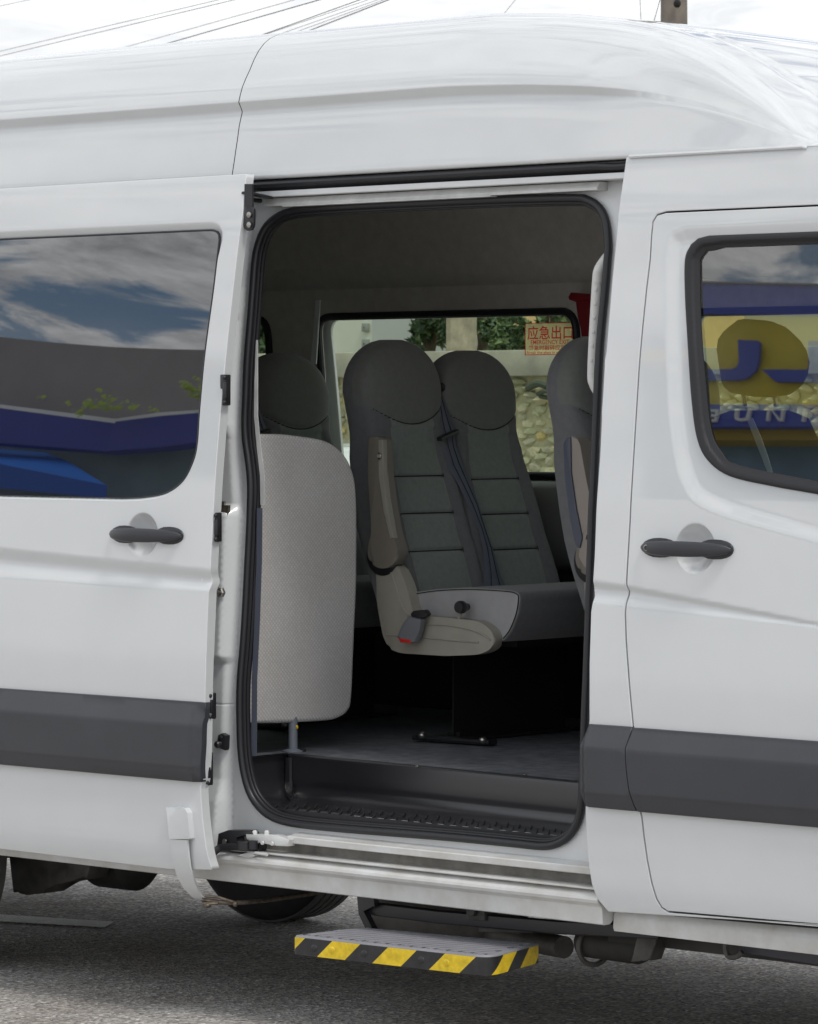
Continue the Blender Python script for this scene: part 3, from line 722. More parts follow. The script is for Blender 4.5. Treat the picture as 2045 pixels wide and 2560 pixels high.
# gutter above the opening
XL = onY(612, 440, .13)[0]; XR = onY(1566, 392, .13)[0]
bm = bmesh.new(); extrX(bm, [(.150, 2.312), (.158, 2.314), (.20, 2.314), (.20, 2.286), (.168, 2.284), (.156, 2.290), (.150, 2.300)], XL - .05, XR + .02)
tube(bm, [(XL - .05, .148, 2.302), (XR - .12, .148, 2.302), (XR - .05, .150, 2.298), (XR + .01, .152, 2.30)], .0095, 10); obj('gutter_seal', bm, M['rubber'], VAN)
bm = bmesh.new(); xa = onY(627, 470, .13)[0]; xb = onY(1545, 420, .13)[0]
extrX(bm, [(.148, 2.283), (.148, 2.269), (.150, 2.267), (.20, 2.267), (.20, 2.283)], xa, XR + .02); obj('upper_rail', bm, M['jamb'], VAN)
bm = bmesh.new(); x2 = onY(1490, 440, .16)[0]
extrX(bm, [(.178, 2.265), (.165, 2.250), (.165, 2.243), (.21, 2.243), (.21, 2.265)], xa + .02, x2)
extrX(bm, [(.160, 2.2425), (.160, 2.2395), (.20, 2.239), (.20, 2.2425)], xa + .09, onY(1225, 480, .16)[0]); obj('upper_track', bm, M['railmetal'], VAN)
# ---- sill and lower track
bm = bmesh.new(); xs1 = onY(560, 2150, .03)[0]; xs2 = onY(1472, 2190, .03)[0] + .05
extrX(bm, [(.076, .452), (.036, .4705), (.014, .462), (.007, .456), (.005, .449), (.008, .441), (.016, .436), (.022, .430), (.025, .418), (.027, .3865), (.031, .384), (.055, .384), (.08, .40)], -2.95, .632, n=1)
extrX(bm, [(.10, .46), (.075, .43), (.066, .405), (.064, .375), (.068, .366), (.09, .366), (.12, .40)], .636, 1.62)
obj('sill', bm, M['sill'], VAN, sharp=28)
bm = bmesh.new(); box(bm, (xs1 + .03, .012, .4735), (xs2, .075, .479), bev=.0015); obj('lower_track_lip', bm, M['sill'], VAN)
bm = bmesh.new(); extrX(bm, [(.036, .527), (.034, .524), (.034, .509), (.037, .507), (.086, .512), (.10, .535)], onY(715, 2110, .03)[0], xs2); obj('lower_rail', bm, M['sill'], VAN, sharp=30)
bm = bmesh.new(); box(bm, (xs1, .070, .452), (xs2, .082, .516)); obj('track_channel', bm, M['shaded_grime'], VAN)
# roller carriage at the rear end of the track
bm = bmesh.new()
prismpx(bm, [(614, 2086), (690, 2088), (722, 2100), (718, 2116), (690, 2115), (686, 2112), (648, 2104), (640, 2110), (616, 2098)], .015, .03, bev=.002)
for px in (637, 667): q = onY(px, 2082, .03); lathe(bm, [(.007, -.006), (.007, .004), (.004, .007)], q, 'Z', 12)
for px, py in ((657, 2107), (681, 2109)): q = onY(px, py, .013); lathe(bm, [(.006, 0), (.005, -.004)], q, n=12)
obj('track_bracket', bm, M['sill'], VAN, sharp=50)
bm = bmesh.new()
prismpx(bm, [(545, 2084), (570, 2075), (625, 2076), (632, 2086), (600, 2088), (588, 2092), (592, 2108), (620, 2104), (650, 2112), (648, 2130), (620, 2138), (580, 2132), (555, 2122), (541, 2118)], .02, .03, bev=.003)
tube(bm, catmull([onY(512, 2134, -.04), onY(530, 2134, -.02), onY(550, 2120, .0), onY(580, 2117, .01), onY(615, 2120, .01)], 5), 1.0, 10, flat=(.0045, .010, (0, 0, 1)))
q = onY(613, 2115, .008); lathe(bm, [(.02, -.012), (.022, -.010), (.022, .012), (.02, .014)], q, 'Z', 16)
q = onY(633, 2112, .008); lathe(bm, [(.013, -.012), (.013, .012)], q, 'Z', 16)
obj('roller_carriage', bm, M['black'], SD, sharp=40)
bm = bmesh.new(); q = onY(562, 2104, .016); lathe(bm, [(.008, 0), (.0075, -.003), (.004, -.004)], q, n=16); obj('bolt', bm, M['steel'], SD)
bm = bmesh.new(); prismpx(bm, [(590, 2138), (625, 2130), (640, 2140), (620, 2146)], .008, .02, bev=.002); tube(bm, [onY(628, 2131, .01), onY(668, 2137, .0)], .004, 8); obj('track_tongue', bm, M['railmetal'], VAN)
# striker bolt, latch plate, buffer on the jamb
bm = bmesh.new(); q = onH(555, 1481, hj); lathe(bm, [(.014, 0), (.014, -.008), (.011, -.011)], q, n=6); lathe(bm, [(.006, -.011), (.006, -.022), (.009, -.023), (.009, -.036), (.008, -.038)], q, n=14)
obj('striker_bolt', bm, M['steel'], VAN, sharp=30)
bm = bmesh.new()
for py in (1258,): tube(bm, [onH(546, py, hj) - [0, .012, 0], onH(570, py, hj) - [0, .012, 0]], 1, 8, flat=(.004, .006, (0, 0, 1)))
obj('latch_striker', bm, M['steel'], VAN)
bm = bmesh.new(); tube(bm, [onH(546, 1294, hj) - [0, .012, 0], onH(570, 1294, hj) - [0, .012, 0]], 1, 8, flat=(.004, .006, (0, 0, 1))); obj('latch_striker', bm, M['steel'], VAN)
bm = bmesh.new(); prismpx(bm, [(548, 1263), (570, 1263), (568, 1292), (548, 1292)], onH(558, 1278, hj)[1] - .004, .01); obj('latch_pocket', bm, M['rust'], VAN)
bm = bmesh.new(); yb_ = onH(551, 1855, hj)[1]; prismpx(bm, [(544, 1838), (553, 1833), (563, 1839), (562, 1870), (560, 1876), (540, 1868)], yb_ - .010, .02, bev=.003)
q = onY(547, 1861, yb_ - .012); lathe(bm, [(.011, .004), (.010, -.008), (.007, -.012)], q, n=16); q = onY(551, 1844, yb_ - .012); lathe(bm, [(.006, .002), (.005, -.002)], q, n=12); obj('door_buffer', bm, M['black'], VAN)

# ---- rear side panel (mostly behind the open door), far side, ends
def rearh(X, Z): return hbase(X, Z) + .0
Xw = -1.975; wa = [(Xw + .42 * cos(a), .345 + .42 * sin(a)) for a in np.linspace(0.18, pi - .18, 18)]
RS = panel('rear_side_panel', [(-.97, .41), (-.97, 2.335), (-3.9, 2.335), (-3.9, .41), wa[-1]] + wa[::-1][1:], [], rearh, M['white'], VAN, step=.06)
fwin_px = [((852, 803), (1400, 791)), ]
def onfar(px, py, Y=1.90): p = onY(px, py, Y); return (p[0], p[2])
w1 = roundpoly([onfar(833, 804.5), onfar(1434, 790), onfar(1434, 1180), onfar(848, 1150)], .05)
zA, zB = 1.985, 1.478
X1a, X1b = onfar(822, 804)[0], onfar(1460, 791)[0]
w1 = roundpoly([(X1a, zA), (X1a + .012, zB), (X1b, zB), (X1b, zA)], .055)
X0b = onfar(690, 812)[0]
w0 = roundpoly([(X0b, zA), (X0b + .012, zB), (X0b - 1.1, zB), (X0b - 1.1, zA)], .055)
X2a = -.52; w2 = roundpoly([(X2a, zA - .012), (X2a + .02, 1.40), (.60, 1.33), (.35, 1.85), (.25, zA - .012)], .05)
far_out = [(-3.9, .41), (1.62, .41), (2.25, .6), (2.25, 1.34), (1.95, 1.40), (1.60, 2.20), (1.40, 2.31), (-3.9, 2.335)]
hf = lambda X, Z: 1.985 - hbase(X, Z)
panel('far_side_panel', far_out, [w0, w1, w2], hf, M['white'], VAN, step=.07, thick=.01)
hfi = lambda X, Z: 1.905 - hbase(X, Z) * .6 + .03 * 0
panel('far_wall_trim', [(-3.85, 1.15), (1.6, 1.15), (1.6, 2.15), (1.3, 2.32), (-3.85, 2.32)], [offset(w0, .02), offset(w1, .02), offset(w2, .02)], hfi, M['liner'], VAN, step=.07, thick=.03)
for wn in (w0, w1, w2):
    def hfg(X, Z): return 1.93 - hbase(X, Z) + 0 * X
    panel('far_window_glass', offset(wn, .012), [], hfg, M['gfar'], VAN, step=.08, thick=.002, rim=False)
    bm = bmesh.new(); tube(bm, [(p[0], float(hfi(np.array([p[0]]), np.array([p[1]]))[0]) - .004, p[1]) for p in resample(offset(wn, .006), .03)], .013, 10, closed=True)
    obj('far_window_gasket', bm, M['rubber2'], VAN)
# ledge below the far windows and rail above
bm = bmesh.new(); bl_ = bmesh.new(); extrX(bl_, [(1.905, .712), (1.85, .712), (1.82, 1.17), (1.905, 1.17)], -3.8, .45); obj('lower_wall_lining', bl_, M['dtrim'], VAN); extrX(bm, [(1.905, 1.175), (1.85, 1.178), (1.80, 1.20), (1.775, 1.27), (1.775, 1.38), (1.80, 1.435), (1.84, 1.455), (1.905, 1.457)], -3.8, .45); obj('side_ledge', bm, M['trim'], VAN, sharp=60)
bm = bmesh.new(); extrX(bm, [(1.86, 2.075), (1.83, 2.09), (1.80, 2.13), (1.79, 2.15), (1.86, 2.2)], -3.8, 1.2); obj('upper_trim', bm, M['liner'], VAN, sharp=60)
# headliner (arched), floor, ends
bm = bmesh.new(); sec = [(.22, 2.26), (.26, 2.36), (.32, 2.50), (.42, 2.62), (.6, 2.68), (1.0, 2.70), (1.4, 2.68), (1.58, 2.62), (1.68, 2.50), (1.74, 2.36), (1.79, 2.15)]
sec = [tuple(p) for p in catmull([np.array(p) for p in sec], 4)]
def hsec(X):
    k = max(.12, min(1, (zr(X) - 2.3) / .43)); return [(X, y, 2.15 + (z - 2.15) * (.35 + .65 * k)) for y, z in sec]
loft(bm, [hsec(x) for x in np.linspace(-3.8, 1.25, 30)], closed=False); obj('headliner', bm, M['liner'], VAN, sharp=60)
FY = .37
bm = bmesh.new()
fa = onZ(733, 1884, .71); fb = onZ(1456, 1954, .71); slp = (fb[1] - fa[1]) / (fb[0] - fa[0]); fy = lambda X: fa[1] + slp * (X - fa[0])
XWL = fa[0]
for quad in ([(-3.85, .09), (XWL, .09), (XWL, 1.9), (-3.85, 1.9)], [(XWL, fy(XWL)), (.66, fy(.66)), (.66, 1.9), (XWL, 1.9)], [(.66, .09), (1.9, .09), (1.9, 1.9), (.66, 1.9)]):
    vs_ = [bm.verts.new((x, y, .71)) for x, y in quad]; bm.faces.new(vs_)
obj('cabin_floor', bm, M['floor'], VAN)
# step well
bm = bmesh.new(); prof = [(.0, .7115), (-.012, .712), (-.018, .708), (-.020, .70), (-.022, .645), (-.020, .62), (-.03, .600), (-.055, .588), (-.09, .584), (-.31, .580), (-.32, .56)]
prof = [tuple(p) for p in catmull([np.array(p) for p in prof], 3)]
loft(bm, [[(x, fy(x) + a if a > -.2 else .105, b) for a, b in prof] for x in (XWL + .0, -.2, .3, .70)], closed=False)
# left end wall, coved
pl = [(.012, .712), (.004, .712), (.0, .706), (.003, .64), (.02, .605), (.05, .588), (.09, .583)]
pl = [tuple(p) for p in catmull([np.array(p) for p in pl], 3)]
rr = []
for t in np.linspace(0, 1, 12):
    y = .105 + (fy(XWL) - .012 - .105) * t; rr.append([(XWL - .012 + a + .0 * t, y, b) for a, b in pl])
loft(bm, rr, closed=False)
obj('step_well', bm, M['well'], VAN, sharp=60, recalc=False)
bm = bmesh.new(); tube(bm, [(XWL + .004, fy(XWL) - .02, .70), (XWL + .006, fy(XWL) - .022, .63), (XWL + .02, fy(XWL) - .04, .60), (XWL + .06, fy(XWL) - .06, .588)], .012, 8); obj('well_corner', bm, M['well'], VAN)
bm = bmesh.new(); prism(bm, [(XWL - .03, .095, .7105), (.70, .10, .5835), (.70, .10, .57), (XWL - .03, .095, .57)], (0, .006, 0)); bm.free()
bm = bmesh.new()
for i in range(26):
    x = -.66 + i * .041
    for j in range(2):
        y0 = .12 + j * .075; q = [(x + .05, y0, .5845), (x + .054, y0, .5845), (x - .0, y0 + .07, .5865), (x - .004, y0 + .07, .5865)]
        prism(bm, q, (0, 0, .003))
o = obj('tread_rib', bm, M['gap'], VAN); o['kind'] = 'stuff'
bm = bmesh.new()
for i in range(20):
    x = -.30 + i * .043; box(bm, (x, .112, .5845), (x + .02, .1145, .5875))
o = obj('edge_stud', bm, M['grab'], VAN); o['kind'] = 'stuff'
bm = bmesh.new(); box(bm, (XWL, .098, .575), (.62, .106, .588)); obj('well_trim', bm, M['rubber2'], VAN)
for px, py in ((1043, 1915), (1313, 1936)):
    bm = bmesh.new(); q = onZ(px, py, .712); ball(bm, q, .006, .006, .002); obj('floor_rivet', bm, M['steel'], VAN)
# underbody
bm = bmesh.new(); box(bm, (-3.9, .10, .50), (1.9, 1.9, .545)); box(bm, (-3.0, .45, .38), (1.8, .55, .50)); box(bm, (-3.0, 1.45, .38), (1.8, 1.55, .50))
obj('underbody', bm, M['under'], VAN)
bm = bmesh.new(); extrX(bm, [(1.93, .50), (1.97, .44), (1.965, .385), (1.94, .385), (1.9, .5)], -2.9, 1.62); obj('far_sill', bm, M['sill'], VAN)
# rear end, front end
bm = bmesh.new(); box(bm, (-3.93, .02, .45), (-3.88, 1.98, 2.32)); prism(bm, [(-3.93, y, z) for y, z in section(-3.9)] + [(-3.93, 2 - y, z) for y, z in section(-3.9)[::-1][1:]], (.03, 0, 0)); obj('rear_panel', bm, M['white'], VAN)
bm = bmesh.new()
sA = section(1.72); top = [(1.72, y, z) for y, z in sA[26:]] + [(1.72, 2 - y, z) for y, z in sA[26:][::-1][1:]]
bot = [(2.28, .10 + 1.8 * i / (len(top) - 1), 1.34 + .0 * i) for i in range(len(top))]
loft(bm, [top, bot], closed=False); obj('windscreen', bm, M['gcab'], VAN)
bm = bmesh.new(); rings = []
for X, z1, y0 in ((2.20, 1.36, .03), (2.75, 1.26, .06), (3.05, 1.08, .12), (3.2, .80, .2), (3.2, .45, .22)):
    rings.append([(X, y0, .38), (X, y0 - .02, .7), (X, y0, z1 - .08), (X, y0 + .1, z1), (X, 1.0, z1 + .04), (X, 1.9 - y0, z1), (X, 2 - y0, z1 - .08), (X, 2 - y0 + .02, .7), (X, 2 - y0, .38)])
loft(bm, rings, closed=True); obj('bonnet', bm, M['white'], VAN)
bm = bmesh.new(); extrX(bm, [(.15, .9), (.15, 1.25), (1.85, 1.25), (1.85, .9)], 1.45, 2.1); obj('dashboard', bm, M['dtrim'], VAN)

# ---- wheels
def wheel(c, near, name='wheel'):
    bm = bmesh.new(); R = .345; prof = [(.19, -.085), (.20, -.105), (.25, -.118), (.30, -.115), (.328, -.10), (.338, -.09)]
    prof2 = [(r, -h) for r, h in prof[::-1]]
    lathe(bm, prof + [(R, -.08), (R, .08)] + prof2, c, 'Y', 72)
    o = obj(name, bm, M['tyre'], VAN, sharp=45)
    bm = bmesh.new()
    for j, (a, b) in enumerate(((-.082, -.055), (-.048, -.018), (-.012, .012), (.018, .048), (.055, .082))):
        lathe(bm, [(R - .002, a), (R + .006, a + .002), (R + .006, b - .002), (R - .002, b)], c, 'Y', 90)
    obj('tyre_tread', bm, M['tyretread'], o, sharp=50)
    bm = bmesh.new(); s = -1 if near else 1; lathe(bm, [(.205, .06 * s), (.20, .09 * s), (.17, .10 * s), (.16, .05 * s), (.07, .09 * s), (.02, .095 * s)], c, 'Y', 40); obj('rim', bm, M['steel'], o)
    return o
wc = (onY(31, 2190, .27)[0] - .352)
wheel((wc, .17, .352), True); wheel((wc + .155, 1.63, .352), False); wheel((wc + 4.32, .17, .352), True); wheel((wc + 4.32, 1.78, .352), False)
bm = bmesh.new(); tube(bm, [(wc, .3, .35), (wc, 1.0, .35), (wc, 1.7, .35)], [.05, .09, .05], 14); ball(bm, (wc, 1.0, .34), .15, .17, .15)
obj('rear_axle', bm, M['under2'], VAN)
bm = bmesh.new()
for Y in (.42,):
    prismpx(bm, [(20, 2140), (30, 2232), (52, 2225), (60, 2239), (112, 2233), (141, 2202), (175, 2204), (215, 2198), (230, 2150)], Y, .09, bev=.01)
obj('leaf_spring_shackle', bm, M['under2'], VAN)
bm = bmesh.new(); a = onY(215, 2170, .6); b = onY(360, 2178, .6)
lathe(bm, [(.02, a[0] - 0), (.085, a[0] + .02), (.10, a[0] + .06), (.10, b[0] - .05), (.06, b[0]), (.02, b[0] + .02)], (0, .62, a[2] + .045), 'X', 24); obj('damper', bm, M['under'], VAN)

# ---- powered side step with hazard stripes
ZT = .297
def st(px, py): q = onZ(px, py, ZT); return q[0], q[1]
c0 = st(734, 2338); c1 = st(1224, 2392); c2 = st(1350, 2358); c3 = st(905, 2318)
stpoly = roundpoly([c0, c1, c2, c3], [.012, .055, .012, .03], 8)
ctr = np.mean([c0, c1, c2, c3], 0)
bm = bmesh.new(); rings = []
for dz, inset in ((-.052, .010), (-.050, .002), (-.004, .0), (.0, .003)):
    rings.append([(p[0] + (ctr[0] - p[0]) * 0 + 0, p[1], ZT + dz) for p in (offset(stpoly, -inset) if inset else stpoly)])
loft(bm, rings); ST = obj('side_step', bm, M['tread'], VAN, sharp=40)
# hazard stripe quads along the front and right edge
edge = resample(stpoly, .006); n0 = min(range(len(edge)), key=lambda i: np.linalg.norm(edge[i] - np.array(c0)) ); 
nE = len(edge); order = [edge[(n0 + i) % nE] for i in range(nE)]
# ensure the walk runs from the front-left corner along the front edge
if np.linalg.norm(order[20] - np.array(c1)) > np.linalg.norm(np.array(c0) - np.array(c1)): order = [edge[(n0 - i) % nE] for i in range(nE)]
path = []; 
for p in order:
    path.append(p)
    if len(path) > 40 and np.linalg.norm(p - np.array(c2)) < .012: break
S = [0.0]
for a, b in zip(path[:-1], path[1:]): S.append(S[-1] + np.linalg.norm(b - a))
S = np.array(S); PX = np.array([p[0] for p in path]); PY = np.array([p[1] for p in path]); tot = S[-1]
def pt_at(s, z, out):
    s = min(max(s, 0), tot); x = np.interp(s, S, PX); y = np.interp(s, S, PY); s1 = min(s + .004, tot); s0 = max(s - .004, 0)
    t = np.array([np.interp(s1, S, PX) - np.interp(s0, S, PX), np.interp(s1, S, PY) - np.interp(s0, S, PY)]); t /= np.linalg.norm(t) + 1e-9
    n = np.array([t[1], -t[0]]); n = n if n @ (np.array([x, y]) - ctr) > 0 else -n
    return (x + n[0] * out, y + n[1] * out, z)
zlo, zhi = ZT - .050, ZT - .004; shear = .052
bnd = [-.058]
front_px = [-.040, .028, .112, .186, .270, .344, .430, .520, .605, .690, .745, .80, .9]
segs = [(-.10, .008, 'yellow')]
cur = .008; pal = ['sblack', 'yellow']; i = 0
widths = [.092, .094, .092, .094, .092, .098, .092, .075, .070, .085, .06]
while cur < tot + .05 and i < len(widths):
    segs.append((cur, cur + widths[i], pal[i % 2])); cur += widths[i]; i += 1
for a, b, m_ in segs:
    bm = bmesh.new(); nn = 10; lo = []; hi = []
    for k in range(nn + 1):
        s = a + (b - a) * k / nn; lo.append(s - .022 + 0); hi.append(s + .030)
    if hi[-1] <= 0 or lo[0] >= tot: bm.free(); continue
    V1 = []
    rows = 7
    for r_ in range(rows):
        f = r_ / (rows - 1); z = zlo + (zhi - zlo) * f
        V1.append([bm.verts.new(pt_at(l + (h_ - l) * f, z, .0016)) for l, h_ in zip(lo, hi)])
    for r_ in range(rows - 1):
        for k in range(nn):
            q = (V1[r_][k], V1[r_][k + 1], V1[r_ + 1][k + 1], V1[r_ + 1][k])
            if (q[0].co - q[1].co).length < 1e-6 and (q[2].co - q[3].co).length < 1e-6: continue
            try: bm.faces.new(q)
            except ValueError: pass
    bmesh.ops.remove_doubles(bm, verts=bm.verts, dist=1e-6)
    obj('hazard_stripe', bm, M[m_], ST)
for s, m_ in ((.068, 'sblack'), (.128, 'yellow'), (.236, 'sblack'), (.424, 'sblack'), (.506, 'yellow')):
    bm = bmesh.new(); q = pt_at(s, ZT - .028, .001); ball(bm, q, .011, .0030, .010, n=20, m=12); obj('domed_rivet', bm, M[m_], ST)
# ribs across the tread
bm = bmesh.new(); ex = (np.array(c1) - np.array(c0)); ey = (np.array(c3) - np.array(c0)); 
ang = ex / np.linalg.norm(ex)
P0 = np.array(offset(stpoly, -.020))
def clipline(p, d):
    ts = []
    for a, b in zip(P0, np.roll(P0, -1, 0)):
        e = b - a; den = d[0] * e[1] - d[1] * e[0]
        if abs(den) < 1e-9: continue
        t = ((a[0] - p[0]) * e[1] - (a[1] - p[1]) * e[0]) / den; u = ((a[0] - p[0]) * d[1] - (a[1] - p[1]) * d[0]) / den
        if 0 <= u <= 1: ts.append(t)
    return (min(ts), max(ts)) if len(ts) >= 2 else None
dr = np.array([.93, .37]) ; dr = dr / np.linalg.norm(dr); pn = np.array([-dr[1], dr[0]])
dr = np.array([.35, .937]); pn = np.array([.937, -.35])
for i in range(-12, 13):
    p = ctr + pn * i * .036; c_ = clipline(p, dr)
    if not c_ or c_[1] - c_[0] < .02: continue
    a = p + dr * c_[0]; b = p + dr * c_[1]; w_ = pn * .0125
    prism(bm, [(a[0] - w_[0], a[1] - w_[1], ZT), (a[0] + w_[0], a[1] + w_[1], ZT), (b[0] + w_[0], b[1] + w_[1], ZT), (b[0] - w_[0], b[1] - w_[1], ZT)], (0, 0, .0024))
o = obj('tread_ribs', bm, M['tread'], ST); o['kind'] = 'stuff'
bm = bmesh.new()
for i in range(-12, 13):
    p = ctr + pn * (i + .5) * .036; c_ = clipline(p, dr)
    if not c_: continue
    k = int((c_[1] - c_[0]) / .009)
    for j in range(k):
        q = p + dr * (c_[0] + (j + .5) * .009); box(bm, (q[0] - .003, q[1] - .003, ZT), (q[0] + .003, q[1] + .003, ZT + .0012))
o = obj('grip_stud', bm, M['clad'], ST); o['kind'] = 'stuff'
# hangers, arm and cross tubes carrying the step
bm = bmesh.new()
prismpx(bm, [(891, 2236), (934, 2240), (936, 2268), (905, 2276), (938, 2330), (912, 2322), (895, 2285)], .10, .02, bev=.003)
obj('step_hanger', bm, M['black'], VAN)
bm = bmesh.new(); tube(bm, [onY(905, 2268, .13), onY(1100, 2292, .13), onY(1400, 2318, .13), onY(1650, 2330, .13)], 1, 10, flat=(.012, .018, (0, 0, 1))); obj('step_rail', bm, M['black'], VAN)
bm = bmesh.new(); prismpx(bm, [(1164, 2262), (1210, 2266), (1212, 2302), (1166, 2300)], .11, .03, bev=.003); q = onY(1183, 2279, .105); lathe(bm, [(.012, 0), (.010, -.008)], q, n=12)
prismpx(bm, [(1266, 2270), (1297, 2272), (1298, 2335), (1270, 2335)], .16, .04, bev=.003); prismpx(bm, [(1196, 2318), (1330, 2322), (1330, 2332), (1196, 2330)], .14, .03, bev=.002)
obj('rail_bracket', bm, M['under2'], VAN)
bm = bmesh.new(); a = onY(950, 2300, .38); b = onY(1210, 2318, .38)
lathe(bm, [(.03, a[0] - .05), (.075, a[0] - .02), (.085, a[0] + .03), (.085, b[0] - .03), (.05, b[0] + .02), (.03, b[0] + .03)], (0, .42, .29), 'X', 24); obj('silencer', bm, M['under2'], VAN)
bm = bmesh.new(); tube(bm, catmull([onY(1195, 2325, .42), onY(1300, 2345, .36), onY(1370, 2360, .33), onY(1410, 2368, .30)], 5), .030, 16)
obj('exhaust_pipe', bm, M['under2'], VAN)
bm = bmesh.new(); c_ = onY(1412, 2376, .12); P = [(c_[0] + .012 * cos(a), c_[1] + .12 + .050 * cos(a), c_[2] + .050 * sin(a)) for a in np.linspace(0, 2 * pi, 28)[:-1]]; tube(bm, P, .007, 8, closed=True); obj('exhaust_clamp', bm, M['under2'], VAN)
bm = bmesh.new(); a = onY(1440, 2350, .22); b = onY(1600, 2368, .22)
lathe(bm, [(.03, a[0]), (.040, a[0] + .01), (.042, b[0] - .02), (.035, b[0])], (0, .24, a[2] - .005), 'X', 24); obj('air_canister', bm, M['under'], VAN)
bm = bmesh.new(); prismpx(bm, [(1600, 2310), (1645, 2316), (1638, 2360), (1625, 2402), (1612, 2398), (1600, 2404), (1575, 2405), (1592, 2360)], .16, .05, bev=.004)
obj('canister_clamp', bm, M['under2'], VAN)
bm = bmesh.new(); box(bm, (onY(1520, 2300, .2)[0], .20, .315), (1.6, .26, .42)); box(bm, (-.6, .25, .36), (1.5, .32, .42)); obj('chassis_rail', bm, M['under'], VAN)
bm = bmesh.new(); tube(bm, catmull([onY(1816, 2335, .12), onY(1814, 2370, .12), onY(1822, 2392, .12), onY(1845, 2390, .12), onY(1856, 2380, .12)], 5), .007, 8); obj('tow_hook', bm, M['under2'], VAN)
bm = bmesh.new(); prismpx(bm, [(1842, 2325), (2200, 2355), (2200, 2440), (1842, 2382)], .14, .35, bev=.01); obj('fuel_tank', bm, mat('tank_plastic', (.04, .038, .05), .5), VAN)

# ------------------------------------------------------------------ seats
def make_backrest(yc, near, dz=0.0):
    """lofted cushion: station t up the back; returns object with sub-parts"""
    ts = np.linspace(0, 1, 121); bm = bmesh.new(); rings = []; NA = 64; LZ = .770 + dz
    def cen(t): 
        z = 1.12 + LZ * t; x = np.interp(t, [0, .25, .55, .8, 1], [-.812, -.885, -.948, -.972, -.978]); return x, z
    # half width and half thickness
    W_ = lambda t: np.interp(t, [0, .12, .35, .52, .64, .74, .84, .92, .97, 1.0], [.205, .205, .195, .180, .160, .172, .180, .182, .180, .178])
    T_ = lambda t: np.interp(t, [0, .15, .4, .6, .75, .88, .96, 1.0], [.072, .080, .078, .072, .076, .076, .074, .072])
    k3 = np.exp(-.5 * (np.arange(-12, 13) / 5.0) ** 2); k3 /= k3.sum()
    Wv = np.convolve(np.pad(W_(ts), 12, mode='edge'), k3, 'valid'); Tv = np.convolve(np.pad(T_(ts), 12, mode='edge'), k3, 'valid')
    cf = np.sqrt(np.clip(1 - (np.clip(ts - .79, 0, 1) / .213) ** 2, 0, 1)); Wv = Wv * cf ** .95; Tv = Tv * cf ** .6
    seam_t = [.19, .333, .475]
    for i, t in enumerate(ts):
        x, z = cen(t); w_, th = Wv[i], Tv[i]; ring = []
        lean = np.interp(t, [0, .5, 1], [-.30, -.16, -.05])
        for k in range(NA):
            a = 2 * pi * k / NA; ca, sa = cos(a), sin(a)
            e = .58
            u = math.copysign(abs(sa) ** e, sa); f = math.copysign(abs(ca) ** e, ca)   # u lateral, f front(+)
            d = th * f
            if f > 0:
                s_ = abs(u); bol = .016 * exp(-((s_ - .80) / .16) ** 2) * (1 if t < .60 else max(0, 1 - (t - .60) / .08)); d += bol - .006 * exp(-(s_ / .5) ** 2) * (t < .66)
                if t < .66:
                    for q in seam_t: d -= .009 * exp(-((t - q) / .008) ** 2) * (s_ < .6)
                    d -= .010 * exp(-((s_ - .60) / .03) ** 2)
                tc_ = .675 + .05 * (s_ / .8) ** 2
                d -= .008 * exp(-((t - tc_) / .009) ** 2)
            ring.append((x + d, yc + u * w_, z + d * lean * -1 * 0))
        rings.append(ring)
    V = loft(bm, rings)
    bm.faces.ensure_lookup_table()
    for f in bm.faces:
        c_ = f.calc_center_median(); t = (c_.z - 1.12) / LZ; i = min(120, max(0, int(round(t * 120)))); u = (c_.y - yc) / max(Wv[i], .01); x, z = cen(min(max(t, 0), 1)); front = c_.x > x
        tc_ = .675 + .05 * (abs(u) / .8) ** 2
        if not front: f.material_index = 1
        elif t > tc_: f.material_index = 2
        elif abs(u) < .60: f.material_index = 0
        else: f.material_index = 1
    o = obj('seat_backrest', bm, [M['seat'], M['seat2'], M['seathead']], VAN, sharp=80)
    # dark stitched seams laid in the grooves
    bm = bmesh.new()
    def onfront(t, u):
        i = min(120, max(0, int(round(t * 120)))); x, z = cen(t); w_, th = Wv[i], Tv[i]; f = max(0.0, 1 - min(1, abs(u)) ** (1 / .62 * 2)) ** (.62 / 2)
        d = th * f - .0058
        if t < .58: d += .016 * exp(-((abs(u) - .80) / .16) ** 2) - .006 * exp(-(abs(u) / .5) ** 2)
        return (x + d, yc + u * w_, z)
    for q in seam_t: tube(bm, [onfront(q, u) for u in np.linspace(-.6, .6, 25)], .0018, 6)
    tube(bm, [onfront(.675 + .05 * (abs(u) / .8) ** 2, u) for u in np.linspace(-.86, .86, 31)], .0018, 6)
    for s_ in (-1, 1): tube(bm, [onfront(t, s_ * .60) for t in np.linspace(.02, .65, 40)], .0014, 6)
    obj('seam', bm, M['seam'], o)
    return o
